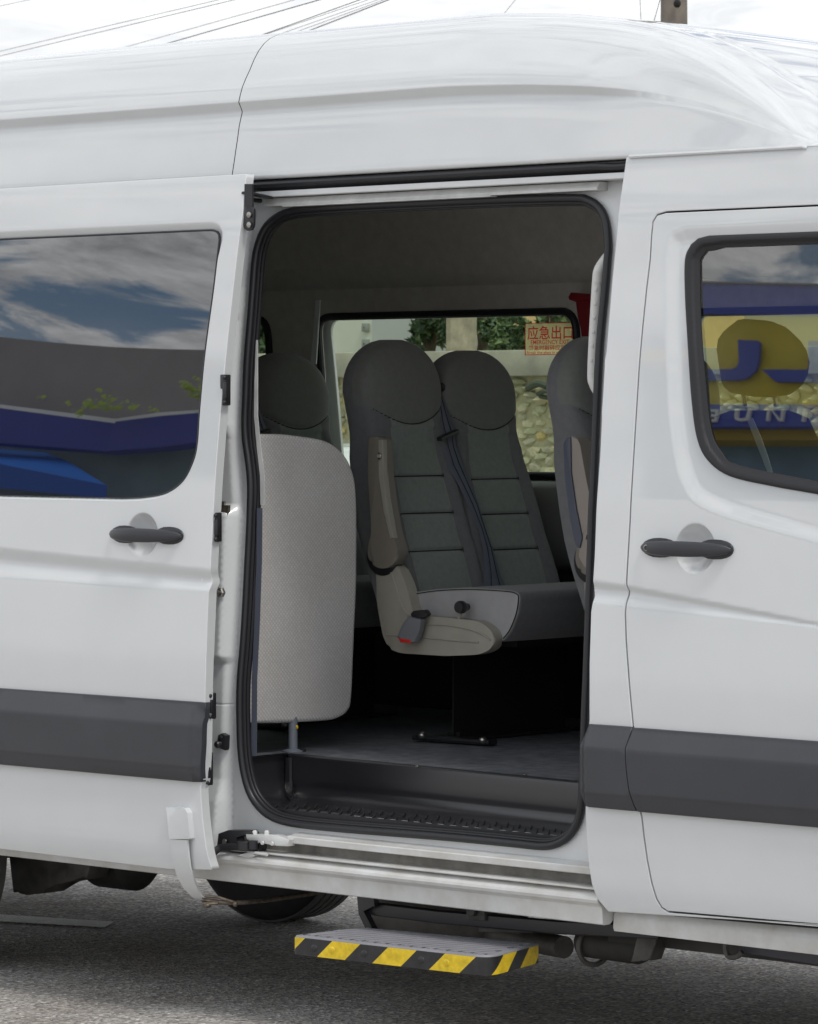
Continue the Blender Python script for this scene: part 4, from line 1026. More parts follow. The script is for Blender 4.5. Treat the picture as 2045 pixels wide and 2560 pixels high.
def make_row():
    parts = []
    bA = make_backrest(1.005, True); bB = make_backrest(1.35, False, -.028); parts += [bA, bB]
    # cushion: side in pale vinyl, top and front in dark cloth
    bm = bmesh.new(); side = [onY(a, b, .825) for a, b in ((1022, 1482), (1092, 1472), (1171, 1468.5), (1265, 1473), (1297, 1480), (1302, 1495), (1296, 1535), (1280, 1577), (1261, 1603), (1240, 1606), (1000, 1600), (985, 1500))]
    side = [(p[0], p[2]) for p in side]; side = roundpoly(side, .01, 3)
    rings = []
    for y, sc in ((.822, .975), (.826, .992), (.835, 1.0), (1.24, 1.0), (1.25, .985), (1.26, 1.0), (1.69, 1.0), (1.70, .97)):
        cx, cz = -.55, 1.09; rings.append([(cx + (x - cx) * sc, y, cz + (z - cz) * sc) for x, z in side])
    loft(bm, rings)
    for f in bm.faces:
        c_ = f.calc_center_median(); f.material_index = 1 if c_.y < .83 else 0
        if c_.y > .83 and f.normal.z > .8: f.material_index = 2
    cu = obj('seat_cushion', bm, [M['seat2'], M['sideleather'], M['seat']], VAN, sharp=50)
    bm = bmesh.new(); pp = [onY(a, b, .8205) for a, b in ((1030, 1486), (1092, 1477), (1171, 1473.5), (1262, 1478), (1290, 1484), (1296, 1496), (1290, 1535), (1274, 1575), (1258, 1596))]
    tube(bm, catmull(pp, 4), .0016, 6); obj('stitching', bm, M['seam'], cu)
    parts.append(cu)
    # side valance
    bm = bmesh.new(); prismpx(bm, roundpoly([(936, 1418), (993, 1412), (1016, 1463), (1031, 1522), (1045, 1538), (1137, 1546), (1201, 1554), (1229, 1577), (1238, 1602), (1225, 1625), (1195, 1637), (1114, 1640), (1001, 1633), (972, 1622), (957, 1590), (943, 1512)], 12, 4), .785, .04, bev=.009, seg=3)
    va = obj('side_valance', bm, M['beige'], VAN, sharp=50)
    bm = bmesh.new()
    tube(bm, catmull([onY(a, b, .7835) for a, b in ((1055, 1560), (1110, 1562), (1170, 1572), (1205, 1585), (1226, 1600))], 4), .003, 6)
    tube(bm, catmull([onY(a, b, .7835) for a, b in ((965, 1587), (1040, 1592), (1120, 1600), (1196, 1606))], 4), .0025, 6)
    tube(bm, catmull([onY(a, b, .7835) for a, b in ((975, 1425), (990, 1470), (1005, 1515), (1020, 1540))], 4), .0025, 6); obj('moulded_rib', bm, M['beige'], va)
    parts.append(va)
    # recliner cover and armrest folded up
    bm = bmesh.new(); prismpx(bm, roundpoly([(917, 1089), (957, 1094), (958, 1180), (966, 1250), (978, 1320), (986, 1350), (994, 1372), (993, 1398), (976, 1418), (952, 1423), (930, 1412), (918, 1388), (919, 1362), (928, 1340), (927, 1300), (920, 1200)], 12, 4), .765, .045, bev=.008, seg=3)
    ar = obj('armrest', bm, M['beiged'], VAN, sharp=50)
    bm = bmesh.new(); prismpx(bm, [(944, 1100), (957, 1100), (958, 1180), (965, 1245), (978, 1318), (984, 1345), (975, 1345), (958, 1280), (947, 1190)], .762, .02, bev=.003); q = onY(948, 1140, .757); lathe(bm, [(.006, 0), (.0055, -.002)], q, n=12); obj('armrest_pad', bm, M['beige'], ar)
    bm = bmesh.new(); q = onY(960, 1386, .79); lathe(bm, [(.062, .02), (.062, -.008), (.056, -.012)], q, n=36); obj('pivot_ring', bm, M['black'], ar)
    bm = bmesh.new(); q = onY(948, 1140, .757); P = [(q[0] + .006 * cos(a), q[1], q[2] + .008 * sin(a)) for a in np.linspace(0, 2 * pi, 16)[:-1]]; tube(bm, P, .0018, 6, closed=True); obj('rivet', bm, M['steel'], ar)
    parts.append(ar)
    # knob, buckle
    bm = bmesh.new(); q = onY(1152, 1518, .775); lathe(bm, [(.010, .03), (.014, .012), (.0185, .006), (.0185, -.006), (.016, -.011), (.003, -.012)], q, n=28)
    kn = obj('recliner_knob', bm, M['black'], VAN, sharp=40); bm = bmesh.new(); tube(bm, [onY(1152, 1525, .785), onY(1148, 1552, .79)], .005, 8); obj('lever', bm, M['beige'], kn); parts.append(kn)
    bm = bmesh.new(); prismpx(bm, [(1019, 1541), (1053, 1549), (1048, 1575), (1037, 1608), (1025, 1606), (991, 1594), (1003, 1565)], .745, .022, bev=.004, seg=3)
    bk = obj('belt_buckle', bm, M['buckle'], VAN); bm = bmesh.new(); prismpx(bm, [(994, 1595), (1025, 1599), (1026, 1608), (1000, 1606)], .743, .026, bev=.003); obj('release_button', bm, M['red'], bk)
    bm = bmesh.new(); prismpx(bm, roundpoly([(1029, 1528), (1060, 1524), (1070, 1538), (1050, 1547), (1026, 1541)], 5), .755, .018, bev=.004); obj('buckle_stalk', bm, M['black'], bk); parts.append(bk)
    # pedestal
    bm = bmesh.new(); box(bm, (-.80, .95, .712), (-.66, 1.55, .722), bev=.003)
    pd = obj('seat_pedestal', bm, M['black'], VAN)
    bm = bmesh.new(); box(bm, (-.72, .99, .72), (-.715, 1.5, 1.03)); box(bm, (-.745, 1.0, .722), (-.70, 1.04, .735)); box(bm, (-.78, .93, 1.0), (-.42, 1.62, 1.03)); obj('pedestal_plate', bm, M['dtrim'], pd)
    bm = bmesh.new(); a = onZ(1042, 1843, .722); b = onZ(1232, 1856, .722); d = (b - a)
    tube(bm, [a, b], 1, 10, flat=(.022, .008, (0, 0, 1))); obj('foot_rail', bm, M['black'], pd)
    for px, py in ((1055, 1838), (1207, 1850)): bm = bmesh.new(); q = onZ(px, py, .735); ball(bm, q, .013, .013, .010); obj('foot_bolt', bm, M['steel'], pd)
    parts.append(pd)
    # belt hanging between the two backs
    bm = bmesh.new()
    wpts = [((1090, 985), (1098, 975), -.93), ((1092, 1020), (1112, 1010), -.915), ((1093, 1055), (1128, 1055), -.90), ((1100, 1090), (1137, 1075), -.89), ((1108, 1120), (1140, 1115), -.875), ((1120, 1165), (1155, 1155), -.86), ((1145, 1210), (1172, 1200), -.84), ((1172, 1265), (1195, 1255), -.815), ((1196, 1320), (1212, 1315), -.79), ((1208, 1370), (1232, 1370), -.77), ((1212, 1430), (1252, 1440), -.75), ((1206, 1470), (1268, 1472), -.735)]
    rg = []
    for l_, r_, X in wpts:
        a = onX(*l_, X); b = onX(*r_, X); m_ = (a + b) / 2; rg.append([tuple(a), tuple(m_ + [.006, 0, 0]), tuple(b), tuple(m_ + [-.004, 0, 0])])
    loft(bm, rg); be = obj('seat_belt', bm, M['belt'], VAN, sharp=60)
    for f_ in (.3, .68):
        bm = bmesh.new(); tube(bm, [tuple(np.array(r[0]) * (1 - f_) + np.array(r[2]) * f_ + [.006, 0, 0]) for r in rg], .0011, 6); obj('belt_fold', bm, M['seam'], be)
    bm = bmesh.new(); a = onX(1098, 1098, -.86); b = onX(1142, 1078, -.86); tube(bm, [a, b], 1, 10, flat=(.006, .010, (1, 0, 0))); obj('belt_guide', bm, M['black'], be)
    bm = bmesh.new(); q = onX(1104, 968, -.93); ball(bm, q, .010, .014, .014); obj('belt_anchor', bm, M['black'], be)
    parts.append(be)
    return parts
bpy.context.view_layer.update()
row = make_row()
def copy_part(o, dx, parent):
    c = o.copy(); COL.objects.link(c); c.parent = parent; c.location = Vector(o.location) + Vector((dx, 0, 0))
    for ch in list(o.children):
        g = ch.copy(); COL.objects.link(g); g.parent = c
    return c
for dx in (-.785, .785):
    for o in list(row):
        c = copy_part(o, dx, VAN)
        if dx > 0 and o.name.startswith('armrest'): pass
# third seat row further back so the rear reads as seated too
# near-side armrest of the front row is broader, with a dark back edge
bm = bmesh.new(); prismpx(bm, roundpoly([(1411, 1105), (1424, 1091), (1440, 1092), (1450, 1110), (1462, 1180), (1482, 1280), (1500, 1330), (1500, 1440), (1480, 1432), (1462, 1418), (1448, 1395), (1446, 1375), (1455, 1358), (1452, 1340), (1440, 1290), (1425, 1180), (1412, 1130)], 8, 4), .70, .05, bev=.006, seg=3)
ar = obj('armrest', bm, mat('taupe_armrest', (.30, .265, .235), .6), VAN); ar['label'] = 'taupe folded armrest with a dark back edge, beside the pillar'
bm = bmesh.new(); prismpx(bm, roundpoly([(1408, 1108), (1420, 1092), (1426, 1093), (1427, 1180), (1440, 1270), (1455, 1345), (1448, 1372), (1440, 1365), (1425, 1300), (1412, 1200)], 6, 4), .695, .04, bev=.004); obj('armrest_back', bm, M['bluetrim'], ar)
bm = bmesh.new(); tube(bm, [onY(1468, 1343, .15), onY(1488, 1343, .12)], .0028, 8); q = onY(1468, 1343, .15); ball(bm, q, .003, .007, .007); obj('latch_pin', bm, M['steel'], VAN)

# ------------------------------------------------------------------ partition, post, grab handle
XP = -.80
def ringpart(inset, x):
    pts = [onX(a, b, XP) for a, b in ((560, 1088), (690, 1085), (755, 1091), (800, 1098), (828, 1107), (850, 1122), (871, 1148), (885, 1182), (892, 1220), (895, 1300), (894, 1450), (888, 1600), (882, 1740), (872, 1778), (845, 1797), (800, 1803), (700, 1808), (560, 1806))]
    yz = [(p[1], p[2]) for p in catmull(pts[:-1], 4)] + [(pts[-1][1], pts[-1][2])]
    yz = offset(yz, -inset); return [(x, y, z) for y, z in yz]
bm = bmesh.new(); loft(bm, [ringpart(.014, XP - .034), ringpart(.004, XP - .030), ringpart(0, XP - .02), ringpart(0, XP - .012), ringpart(.004, XP - .003), ringpart(.014, XP)])
obj('partition', bm, M['cloth'], VAN, sharp=70)
bm = bmesh.new(); tube(bm, [(XP - .012, .409, .71), (XP - .012, .409, .81)], .013, 14); lathe(bm, [(.03, 0), (.03, .004), (.016, .008)], (XP - .012, .409, .7105), 'Z', 20); obj('partition_post', bm, M['post'], VAN)
bm = bmesh.new(); q = onX(741, 1818, XP); ball(bm, (XP + .002, q[1], q[2]), .004, .004, .006); obj('paint_mark', bm, M['yellow'], VAN)
bm = bmesh.new(); q = onZ(756, 1878, .712); lathe(bm, [(.011, 0), (.011, .005), (.006, .007)], q, 'Z', 14); obj('floor_bolt', bm, M['black'], VAN)
bm = bmesh.new(); pp = catmull([onY(1522, 640, .22), onY(1510, 655, .21), onY(1498, 675, .2), onY(1494, 701, .2), onY(1488, 800, .2), onY(1482, 930, .2), onY(1486, 960, .2), onY(1500, 985, .21), onY(1510, 1000, .22)], 6)
tube(bm, pp, .0145, 16); GH = obj('grab_handle', bm, M['grab'], VAN)
for i, py in enumerate((724, 760, 795, 830, 866, 902)):
    bm = bmesh.new(); px = 1489 - (py - 724) * .062; q = onY(px, py, .187); ball(bm, q, .0052, .002, .0052, n=14, m=8); obj('grip_dimple', bm, M['railmetal'], GH)
for py in (706, 934):
    bm = bmesh.new(); q = onY(1496 - (py - 701) * .052, py, .2); lathe(bm, [(.0153, -.002), (.0153, .002)], q, 'Z', 20); obj('handle_joint', bm, M['railmetal'], GH)
# pillar inside, at the right edge of the opening
bm = bmesh.new(); box(bm, (.63, .14, .72), (.70, .30, 2.25), bev=.01); obj('inner_pillar', bm, M['dtrim'], VAN)
# far pillar belt, hammer, sticker, cab passenger seat
bm = bmesh.new(); rg = []
for a, b in (((788, 750), (800, 750)), ((783, 830), (795, 830)), ((776, 910), (790, 910))):
    p = onY(*a, 1.80); q = onY(*b, 1.80); rg.append([tuple(p), tuple(q), tuple(q + [0, .004, 0]), tuple(p + [0, .004, 0])])
loft(bm, rg); obj('wall_seat_belt', bm, M['beltp'], VAN)
HM = empty('emergency_hammer', tuple(onY(1455, 800, 1.78)))
tag(HM, 'red emergency hammer clipped above the right end of the far window', 'hammer')
HL = HM.location
def rel(o): 
    o.matrix_parent_inverse = Matrix.Translation(-HL); return o
bm = bmesh.new(); prismpx(bm, [(1436, 745), (1475, 745), (1478, 845), (1452, 842), (1448, 790)], 1.76, .03, bev=.006); rel(obj('hammer_handle', bm, M['reddark'], HM))
bm = bmesh.new(); prismpx(bm, [(1419, 742), (1425, 731), (1470, 735), (1475, 750), (1440, 756), (1421, 750)], 1.755, .035, bev=.006); rel(obj('hammer_head', bm, M['reddark'], HM))
def text(s, name, size, m, loc, rot, parent, sx=1.0, shear=0.0, ext=.0, align='LEFT', bold=0.0):
    cu = bpy.data.curves.new(name, 'FONT'); cu.body = s; cu.size = size; cu.extrude = ext; cu.offset = bold; cu.align_x = align; cu.shear = shear; cu.resolution_u = 3
    t = bpy.data.objects.new(name, cu); COL.objects.link(t); bpy.context.view_layer.update()
    me = bpy.data.meshes.new_from_object(t.evaluated_get(bpy.context.evaluated_depsgraph_get())); bpy.data.objects.remove(t); bpy.data.curves.remove(cu)
    R = Matrix.Translation(loc) @ rot @ Matrix.Diagonal((sx, 1, 1, 1)); me.transform(R)
    return link(name, me, m, parent)
ys = 1.80; sA_ = onY(1313, 808, ys); sB_ = onY(1433, 803, ys); sC = onY(1317, 888, ys)
SW = sB_[0] - sA_[0]; SHh = sA_[2] - sC[2]
GLYY = float(hfi(np.array([0.]), np.array([1.9]))[0]) - .002
def sty(px, py): return onY(px, py, GLYY)
sA_ = sty(1313, 808); sB_ = sty(1436, 803); sC = sty(1317, 888); x0, x1, z1, z0 = sA_[0], sB_[0], sA_[2], sC[2]
bm = bmesh.new(); box(bm, (x0, GLYY, z0), (x1, GLYY + .0015, z1)); STK = obj('exit_sticker', bm, [film('sticker_film', (.95, .90, .75), (.95, .88, .62), .30)], VAN)
mred = film('sticker_red', (.80, .10, .14), (.8, .03, .08), .3)
bm = bmesh.new()
for a, b in (((x0, z0), (x1, z0 + .002)), ((x0, z1 - .002), (x1, z1)), ((x0, z0), (x0 + .002, z1)), ((x1 - .002, z0), (x1, z1))): box(bm, (a[0], GLYY - .002, a[1]), (b[0], GLYY - .0005, b[1]))
obj('sticker_border', bm, mred, STK)
RX = Matrix.Rotation(radians(90), 4, 'X'); hgt = z1 - z0
def line(s, zf, size, wfrac, xf=.05, bold=0.0):
    o = text(s, 'sticker_text', size, mred, (0, 0, 0), RX, STK, bold=bold); xs = [v.co.x for v in o.data.vertices]
    if xs:
        sc = (x1 - x0) * wfrac / (max(xs) - min(xs)); mn = min(xs)
        for v in o.data.vertices: v.co.x = x0 + (x1 - x0) * xf + (v.co.x - mn) * sc; v.co.y = GLYY - .0012; v.co.z = z0 + hgt * zf + v.co.z
line('应急出口', .52, hgt * .45, .92, .05, .0006); line('EMERGENCY EXIT', .335, hgt * .19, .78, .12, .0002); line('紧急时敲碎应急窗', .16, hgt * .17, .85, .08, .0002); line('Break the glass in emergency', .035, hgt * .125, .96, .04, .0001)

# cab seat seen through the cab window
bm = bmesh.new(); hp = [(1862, 797), (1838, 815), (1822, 838), (1818, 868), (1823, 905), (1829, 940), (1834, 970), (1842, 984), (1885, 992), (1930, 993), (1958, 989), (1980, 974), (1996, 942), (2001, 905), (1992, 870), (1975, 842), (1948, 815), (1915, 801)]
ring0 = [onY(a, b, .62) for a, b in hp]; cc_ = np.mean(ring0, 0); rings = []
for d, s in ((-.055, .55), (-.045, .82), (-.02, .97), (.0, 1.0), (.02, .97), (.045, .82), (.055, .55)):
    rings.append([tuple(cc_ + (p - cc_) * s + np.array([.743 * 0, d * 1.6, 0])) for p in ring0])
loft(bm, rings); CH = obj('cab_seat', bm, mat('cab_seat_cloth', (.085, .082, .078), .9), VAN, sharp=80)
bm = bmesh.new()
for px in (1858, 1935): tube(bm, [onY(px, 985, .62), onY(px + 5, 1015, .62)], .006, 8)
obj('headrest_post', bm, M['steel'], CH)
bm = bmesh.new(); rg = []
for z, w_, x in ((1.68, .10, .0), (1.66, .2, .0), (1.60, .235, .01), (1.4, .25, .05), (1.1, .26, .14), (1.0, .26, .2)):
    c_ = onY(1900, 1015, .62); rg.append([(c_[0] + x + .06 * cos(a), .62 + w_ * sin(a), z) for a in np.linspace(0, 2 * pi, 25)[:-1]])
loft(bm, rg); obj('seat_back', bm, mat('cab_seat_cloth2', (.05, .05, .055), .9), CH)
bm = bmesh.new(); box(bm, (c_[0] + .05, .36, .95), (c_[0] + .65, .88, 1.12), bev=.03); obj('seat_base', bm, M['seat2'], CH)
bm = bmesh.new(); rg = []
for a, b in (((1868, 1050), (1880, 1045)), ((1885, 1095), (1900, 1090)), ((1905, 1145), (1918, 1140)), ((1920, 1185), (1930, 1182))):
    p = onY(*a, .25); q = onY(*b, .25); rg.append([tuple(p), tuple(q), tuple(q + [0, .004, 0]), tuple(p + [0, .004, 0])])
loft(bm, rg); obj('cab_seat_belt', bm, M['beltp'], VAN)
bm = bmesh.new(); box(bm, (.60, .12, .72), (.72, .26, 2.1)); obj('cab_pillar_trim', bm, M['trim'], VAN)

exec_env = True
# ------------------------------------------------------------------ ground
def ground_mat():
    m = mat('asphalt', (.15, .148, .145), .85); n = m.node_tree.nodes; l = m.node_tree.links; b = n['Principled BSDF']
    t = n.new('ShaderNodeTexCoord')
    v = n.new('ShaderNodeTexVoronoi'); v.inputs['Scale'].default_value = 105; l.new(t.outputs['Object'], v.inputs['Vector'])
    g = n.new('ShaderNodeTexNoise'); g.inputs['Scale'].default_value = 160; g.inputs['Detail'].default_value = 4; l.new(t.outputs['Object'], g.inputs['Vector'])
    r = n.new('ShaderNodeValToRGB'); e = r.color_ramp.elements; e[0].position = .0; e[0].color = (.09, .087, .085, 1); e[1].position = .80; e[1].color = (.56, .54, .515, 1); k = e.new(.93); k.color = (.9, .89, .86, 1)
    l.new(v.outputs['Color'], r.inputs[0])
    p = n.new('ShaderNodeTexNoise'); p.inputs['Scale'].default_value = 1.3; p.inputs['Detail'].default_value = 8; l.new(t.outputs['Object'], p.inputs['Vector'])
    r2 = n.new('ShaderNodeValToRGB'); r2.color_ramp.elements[0].position = .35; r2.color_ramp.elements[0].color = (.70, .66, .62, 1); r2.color_ramp.elements[1].position = .65; r2.color_ramp.elements[1].color = (1.2, 1.2, 1.2, 1); l.new(p.outputs['Fac'], r2.inputs[0])
    mm = n.new('ShaderNodeMixRGB'); mm.blend_type = 'MULTIPLY'; mm.inputs[0].default_value = 1; l.new(r.outputs[0], mm.inputs[1]); l.new(r2.outputs[0], mm.inputs[2]); l.new(mm.outputs[0], b.inputs['Base Color'])
    u = n.new('ShaderNodeBump'); u.inputs['Strength'].default_value = .6; u.inputs['Distance'].default_value = .005; l.new(v.outputs['Distance'], u.inputs['Height']); l.new(u.outputs[0], b.inputs['Normal'])
    return m
M['asphalt'] = ground_mat()
bm = bmesh.new(); v_ = [bm.verts.new(p) for p in ((-400, -400, 0), (400, -400, 0), (400, 400, 0), (-400, 400, 0))]; bm.faces.new(v_)
tag(obj('road', bm, M['asphalt']), 'coarse grey asphalt road surface under the minibus', None, kind='structure')
bm = bmesh.new(); q = [onZ(a, b, .006) for a, b in ((-300, 2266), (285, 2304), (262, 2318), (-300, 2286))]; f_ = bm.faces.new([bm.verts.new(p) for p in q]); f_.normal_update(); f_.normal_flip() if f_.normal.z < 0 else None
tag(obj('lane_marking', bm, recalc=False, mats=mat('road_paint', (.95, .94, .90), .8, nscale=30, nvar=.15, bump=1.0, bscale=110)), 'worn white painted line on the asphalt behind the rear wheel', None, kind='structure')

# ------------------------------------------------------------------ beyond the van: stone wall, shrubs, houses
WY = 10.0; wx0, wx1 = -26, 12
STW = empty('stone_retaining_wall', (-8, WY, 0)); tag(STW, 'lichen spotted rubble stone retaining wall with concrete coping, beyond the road', 'wall')
def wrel(o): o.matrix_parent_inverse = Matrix.Translation(-Vector((-8, WY, 0))); return o
bm = bmesh.new(); box(bm, (wx0, WY + .06, 0), (wx1, WY + 1.2, 1.9)); wrel(obj('mortar_core', bm, mat('mortar', (.46, .43, .27), .9, nscale=9, nvar=.35), STW))
bm = bmesh.new(); box(bm, (wx0, WY - .03, 1.885), (wx1, WY + 1.2, 2.04), bev=.01); wrel(obj('coping', bm, mat('coping_concrete', (.40, .385, .31), .9, nscale=5, nvar=.3), STW))
smats = [mat('stone_pale', (.58, .54, .36), .9, nscale=12, nvar=.25), mat('stone_grey', (.46, .44, .31), .9, nscale=14, nvar=.3), mat('stone_lichen', (.62, .50, .22), .9, nscale=10, nvar=.35), mat('stone_moss', (.48, .48, .31), .9, nscale=14, nvar=.3)]
protos = []
for m_ in smats:
    for j in range(3):
        me_bm = bmesh.new(); bmesh.ops.create_icosphere(me_bm, subdivisions=1, radius=1)
        for v in me_bm.verts: v.co *= random.uniform(.72, 1.15)
        me = bpy.data.meshes.new('stone'); me_bm.to_mesh(me); me_bm.free(); me.materials.append(m_); protos.append(me)
cnt = 0
def stone_spec(x, z):
    return (x + random.uniform(-.035, .035), z + random.uniform(-.03, .03), random.uniform(.034, .07), random.uniform(.022, .040), random.choices(range(12), weights=[4] * 3 + [3] * 3 + [.7] * 3 + [1.5] * 3)[0])
xs_a = onY(1095, 1000, WY)[0]; xs_b = onY(1440, 1000, WY)[0]; stf = bmesh.new()
z = .05; rowi = 0
while z < 1.88:
    x = wx0 + (rowi % 2) * .07
    while x < wx1:
        sx, sz, rx, rz, pi_ = stone_spec(x, z)
        big = ((xs_a - .1 < x < xs_b + .1) and z > .95 and cnt < 250) or ((onY(820, 1000, WY)[0] < x < onY(870, 1000, WY)[0]) and z > .95 and cnt < 290)
        if big:
            o = bpy.data.objects.new('stone', protos[pi_]); COL.objects.link(o); o.parent = STW; o.location = (sx + 8, .06, sz); o.scale = (rx, .035, rz); o.rotation_euler = (0, random.uniform(-.4, .4), random.uniform(-.1, .1)); cnt += 1
        elif x < 8 and z > .0 and (-14 < x < -1):
            r0 = random.uniform(-.4, .4); base = len(stf.verts)
            vs2 = []
            for a in range(7):
                t = 2 * pi * a / 7; px_, pz_ = rx * cos(t) * random.uniform(.85, 1.05), rz * sin(t) * random.uniform(.85, 1.05); vs2.append(stf.verts.new((sx + px_ * cos(r0) - pz_ * sin(r0), WY + .045, sz + px_ * sin(r0) + pz_ * cos(r0))))
            c0_ = stf.verts.new((sx, WY - .03, sz))
            for a in range(7):
                f = stf.faces.new((vs2[a], vs2[(a + 1) % 7], c0_)); f.material_index = pi_ // 3
        x += .088
    z += .054; rowi += 1
o = wrel(obj('rubble_stone', stf, smats, STW)); o['kind'] = 'stuff'
# dark branch/hollow on the wall
bm = bmesh.new(); tube(bm, catmull([onY(1320, 970, 9.86), onY(1345, 958, 9.82), onY(1375, 965, 9.84), onY(1420, 952, 9.82), onY(1470, 950, 9.86)], 5), .022, 8); tube(bm, catmull([onY(1345, 985, 9.86), onY(1362, 978, 9.82), onY(1380, 984, 9.85), onY(1370, 994, 9.86), onY(1350, 990, 9.86)], 5), .014, 8)
tag(obj('fallen_branch', bm, mat('dark_bark', (.07, .085, .06), .9)), 'dark twisted branch lying against the stone wall near the sticker', 'branch')
# raised ground behind the wall
bm = bmesh.new(); v_ = [bm.verts.new(p) for p in ((-120, WY + 1.1, 1.98), (60, WY + 1.1, 1.98), (60, 120, 1.98), (-120, 120, 1.98))]; bm.faces.new(v_)
tag(obj('upper_ground', bm, mat('dry_ground', (.22, .20, .12), .95, nscale=2, nvar=.4)), 'dry raised ground behind the stone wall', kind='structure')

def house(name, label, px0, px1, Y, depth, ztop, m_, wins=(), extra=None):
    a = onY(px0, 850, Y)[0]; b = onY(px1, 850, Y)[0]
    H_ = empty(name, (a, Y, 1.98)); tag(H_, label, 'house'); L_ = Vector((a, Y, 1.98))
    def hp_(o): o.matrix_parent_inverse = Matrix.Translation(-L_); return o
    bm = bmesh.new(); box(bm, (a, Y, 1.95), (b, Y + depth, ztop)); hp_(obj('wall', bm, m_, H_))
    bm = bmesh.new(); box(bm, (a - .2, Y - .2, ztop), (b + .2, Y + depth + .2, ztop + .12)); hp_(obj('roof_slab', bm, mat('slab', (.4, .39, .37), .8), H_))
    for (u0, v0, u1, v1) in wins:
        p = onY(u0, v0, Y - .01); q = onY(u1, v1, Y - .01); bm = bmesh.new(); box(bm, (p[0], Y - .05, q[2]), (q[0], Y + .02, p[2]), bev=.01); f = hp_(obj('window', bm, mat('frame', (.3, .32, .3), .6), H_))
        bm = bmesh.new(); box(bm, (p[0] + .04, Y - .06, q[2] + .04), (q[0] - .04, Y - .045, p[2] - .04)); g_ = obj('pane', bm, mat('pane', (.08, .1, .1), .1), f)
    return H_
house('white_house', 'pale rendered house with small square windows, left in the far window view', 700, 934, 24, 8, 5.2, mat('render_white', (.72, .74, .66), .8, nscale=1, nvar=.08), ((909, 808, 923, 829), (909, 848, 923, 872)))
house('grey_house', 'plain grey rendered house wall between the white house and the shrubs', 930, 1244, 20, 5, 4.9, mat('render_grey', (.50, .52, .52), .8, nscale=.5, nvar=.2))
house('tan_house', 'tan brick house behind the shrub, right of the stone pillar', 1248, 1318, 17, 3, 4.2, mat('brick_tan', (.66, .47, .23), .85, nscale=6, nvar=.15))
house('cream_house', 'cream house seen past the driver window', 1500, 2300, 21, 6, 4.6, mat('render_cream', (.60, .56, .42), .8, nscale=1, nvar=.1))
# courses on the tan wall
a = onY(1248, 850, 17)[0]; b = onY(1318, 850, 17)[0]; TH_ = bpy.data.objects['tan_house']; bm = bmesh.new()
for i in range(20): box(bm, (a, 16.985, 2.0 + i * .11), (b, 17.0, 2.0 + i * .11 + .095))
o = obj('brick_course', bm, mat('brick_tan2', (.68, .48, .24), .85), TH_); o.matrix_parent_inverse = Matrix.Translation(-Vector((a, 17, 1.98))); o['kind'] = 'stuff'

leafm = [mat('leaf_dark', (.045, .085, .04), .6), mat('leaf_mid', (.08, .13, .055), .6), mat('leaf_light', (.15, .21, .08), .6)]
def shrub(name, label, px0, px1, Y, z1, n=1500, cat='shrub', seed=1, group=None):
    rnd = random.Random(seed); a = onY(px0, 850, Y)[0]; b = onY(px1, 850, Y)[0]; cx = (a + b) / 2; rx = (b - a) / 2
    E_ = empty(name, (cx, Y, 1.98)); tag(E_, label, cat, group); L_ = Vector((cx, Y, 1.98)); bm = bmesh.new()
    cl = [(cx + rnd.uniform(-.75, .75) * rx, Y + rnd.uniform(-.4, .4), 2.0 + rnd.uniform(.05, .95) * (z1 - 2.0), rnd.uniform(.25, .42) * min(rx, .8)) for _ in range(26)]
    for i in range(n):
        c_ = rnd.choice(cl); d = Vector((rnd.gauss(0, 1), rnd.gauss(0, 1), rnd.gauss(0, 1))).normalized() * c_[3] * rnd.uniform(.5, 1.1); p = Vector(c_[:3]) + d
        s = rnd.uniform(.03, .06); u = Vector((rnd.gauss(0, 1), rnd.gauss(0, 1), rnd.gauss(0, 1))).normalized(); w_ = u.cross(d).normalized()
        f = bm.faces.new([bm.verts.new(p - u * s), bm.verts.new(p + w_ * s * .5), bm.verts.new(p + u * s), bm.verts.new(p - w_ * s * .5)]); f.material_index = rnd.choices((0, 1, 2), (3, 4, 2))[0]
    o = obj('foliage', bm, leafm, E_, recalc=False); o.matrix_parent_inverse = Matrix.Translation(-L_)
    bm = bmesh.new()
    for k in range(5): tube(bm, [(cx + rnd.uniform(-.1, .1), Y, 1.98), (cx + rnd.uniform(-.5, .5) * rx, Y, (2 + z1) / 2), (cx + rnd.uniform(-.7, .7) * rx, Y, z1 * .92)], [.03, .02, .008], 6)
    o = obj('stem', bm, mat('bark', (.12, .09, .06), .9), E_); o.matrix_parent_inverse = Matrix.Translation(-L_)
shrub('shrub', 'dark green shrub left of the stone pillar, seen through the far window', 1022, 1130, 13.5, 2.75, 4200, seed=3, group='shrubs behind the stone wall')
shrub('shrub', 'bluish green shrub right of the stone pillar, against the tan house', 1178, 1250, 13.5, 2.75, 3600, seed=5, group='shrubs behind the stone wall')
shrub('shrub', 'small low shrub at the foot of the tan house wall', 1292, 1330, 12.5, 2.35, 600, seed=9, group='shrubs behind the stone wall')
shrub('shrub', 'green shrub behind the emergency exit sticker', 1322, 1450, 14.5, 2.8, 3600, seed=11, group='shrubs behind the stone wall')
shrub('shrub', 'dark shrub seen through the rear far window, above the left seat', 520, 720, 13.0, 2.9, 5200, seed=15, group='shrubs behind the stone wall')
bm = bmesh.new(); rg = []
a = onY(1131, 850, 13); b = onY(1176, 850, 13); cx = (a[0] + b[0]) / 2; rx = (b[0] - a[0]) / 2 * .74 / .74
for i in range(22):
    z = 1.95 + i * .1; rg.append([(cx + rx * .93 * (1 + .1 * random.uniform(-1, 1)) * cos(t), 13 + .14 * sin(t), z + random.uniform(-.02, .02)) for t in np.linspace(0, 2 * pi, 15)[:-1]])
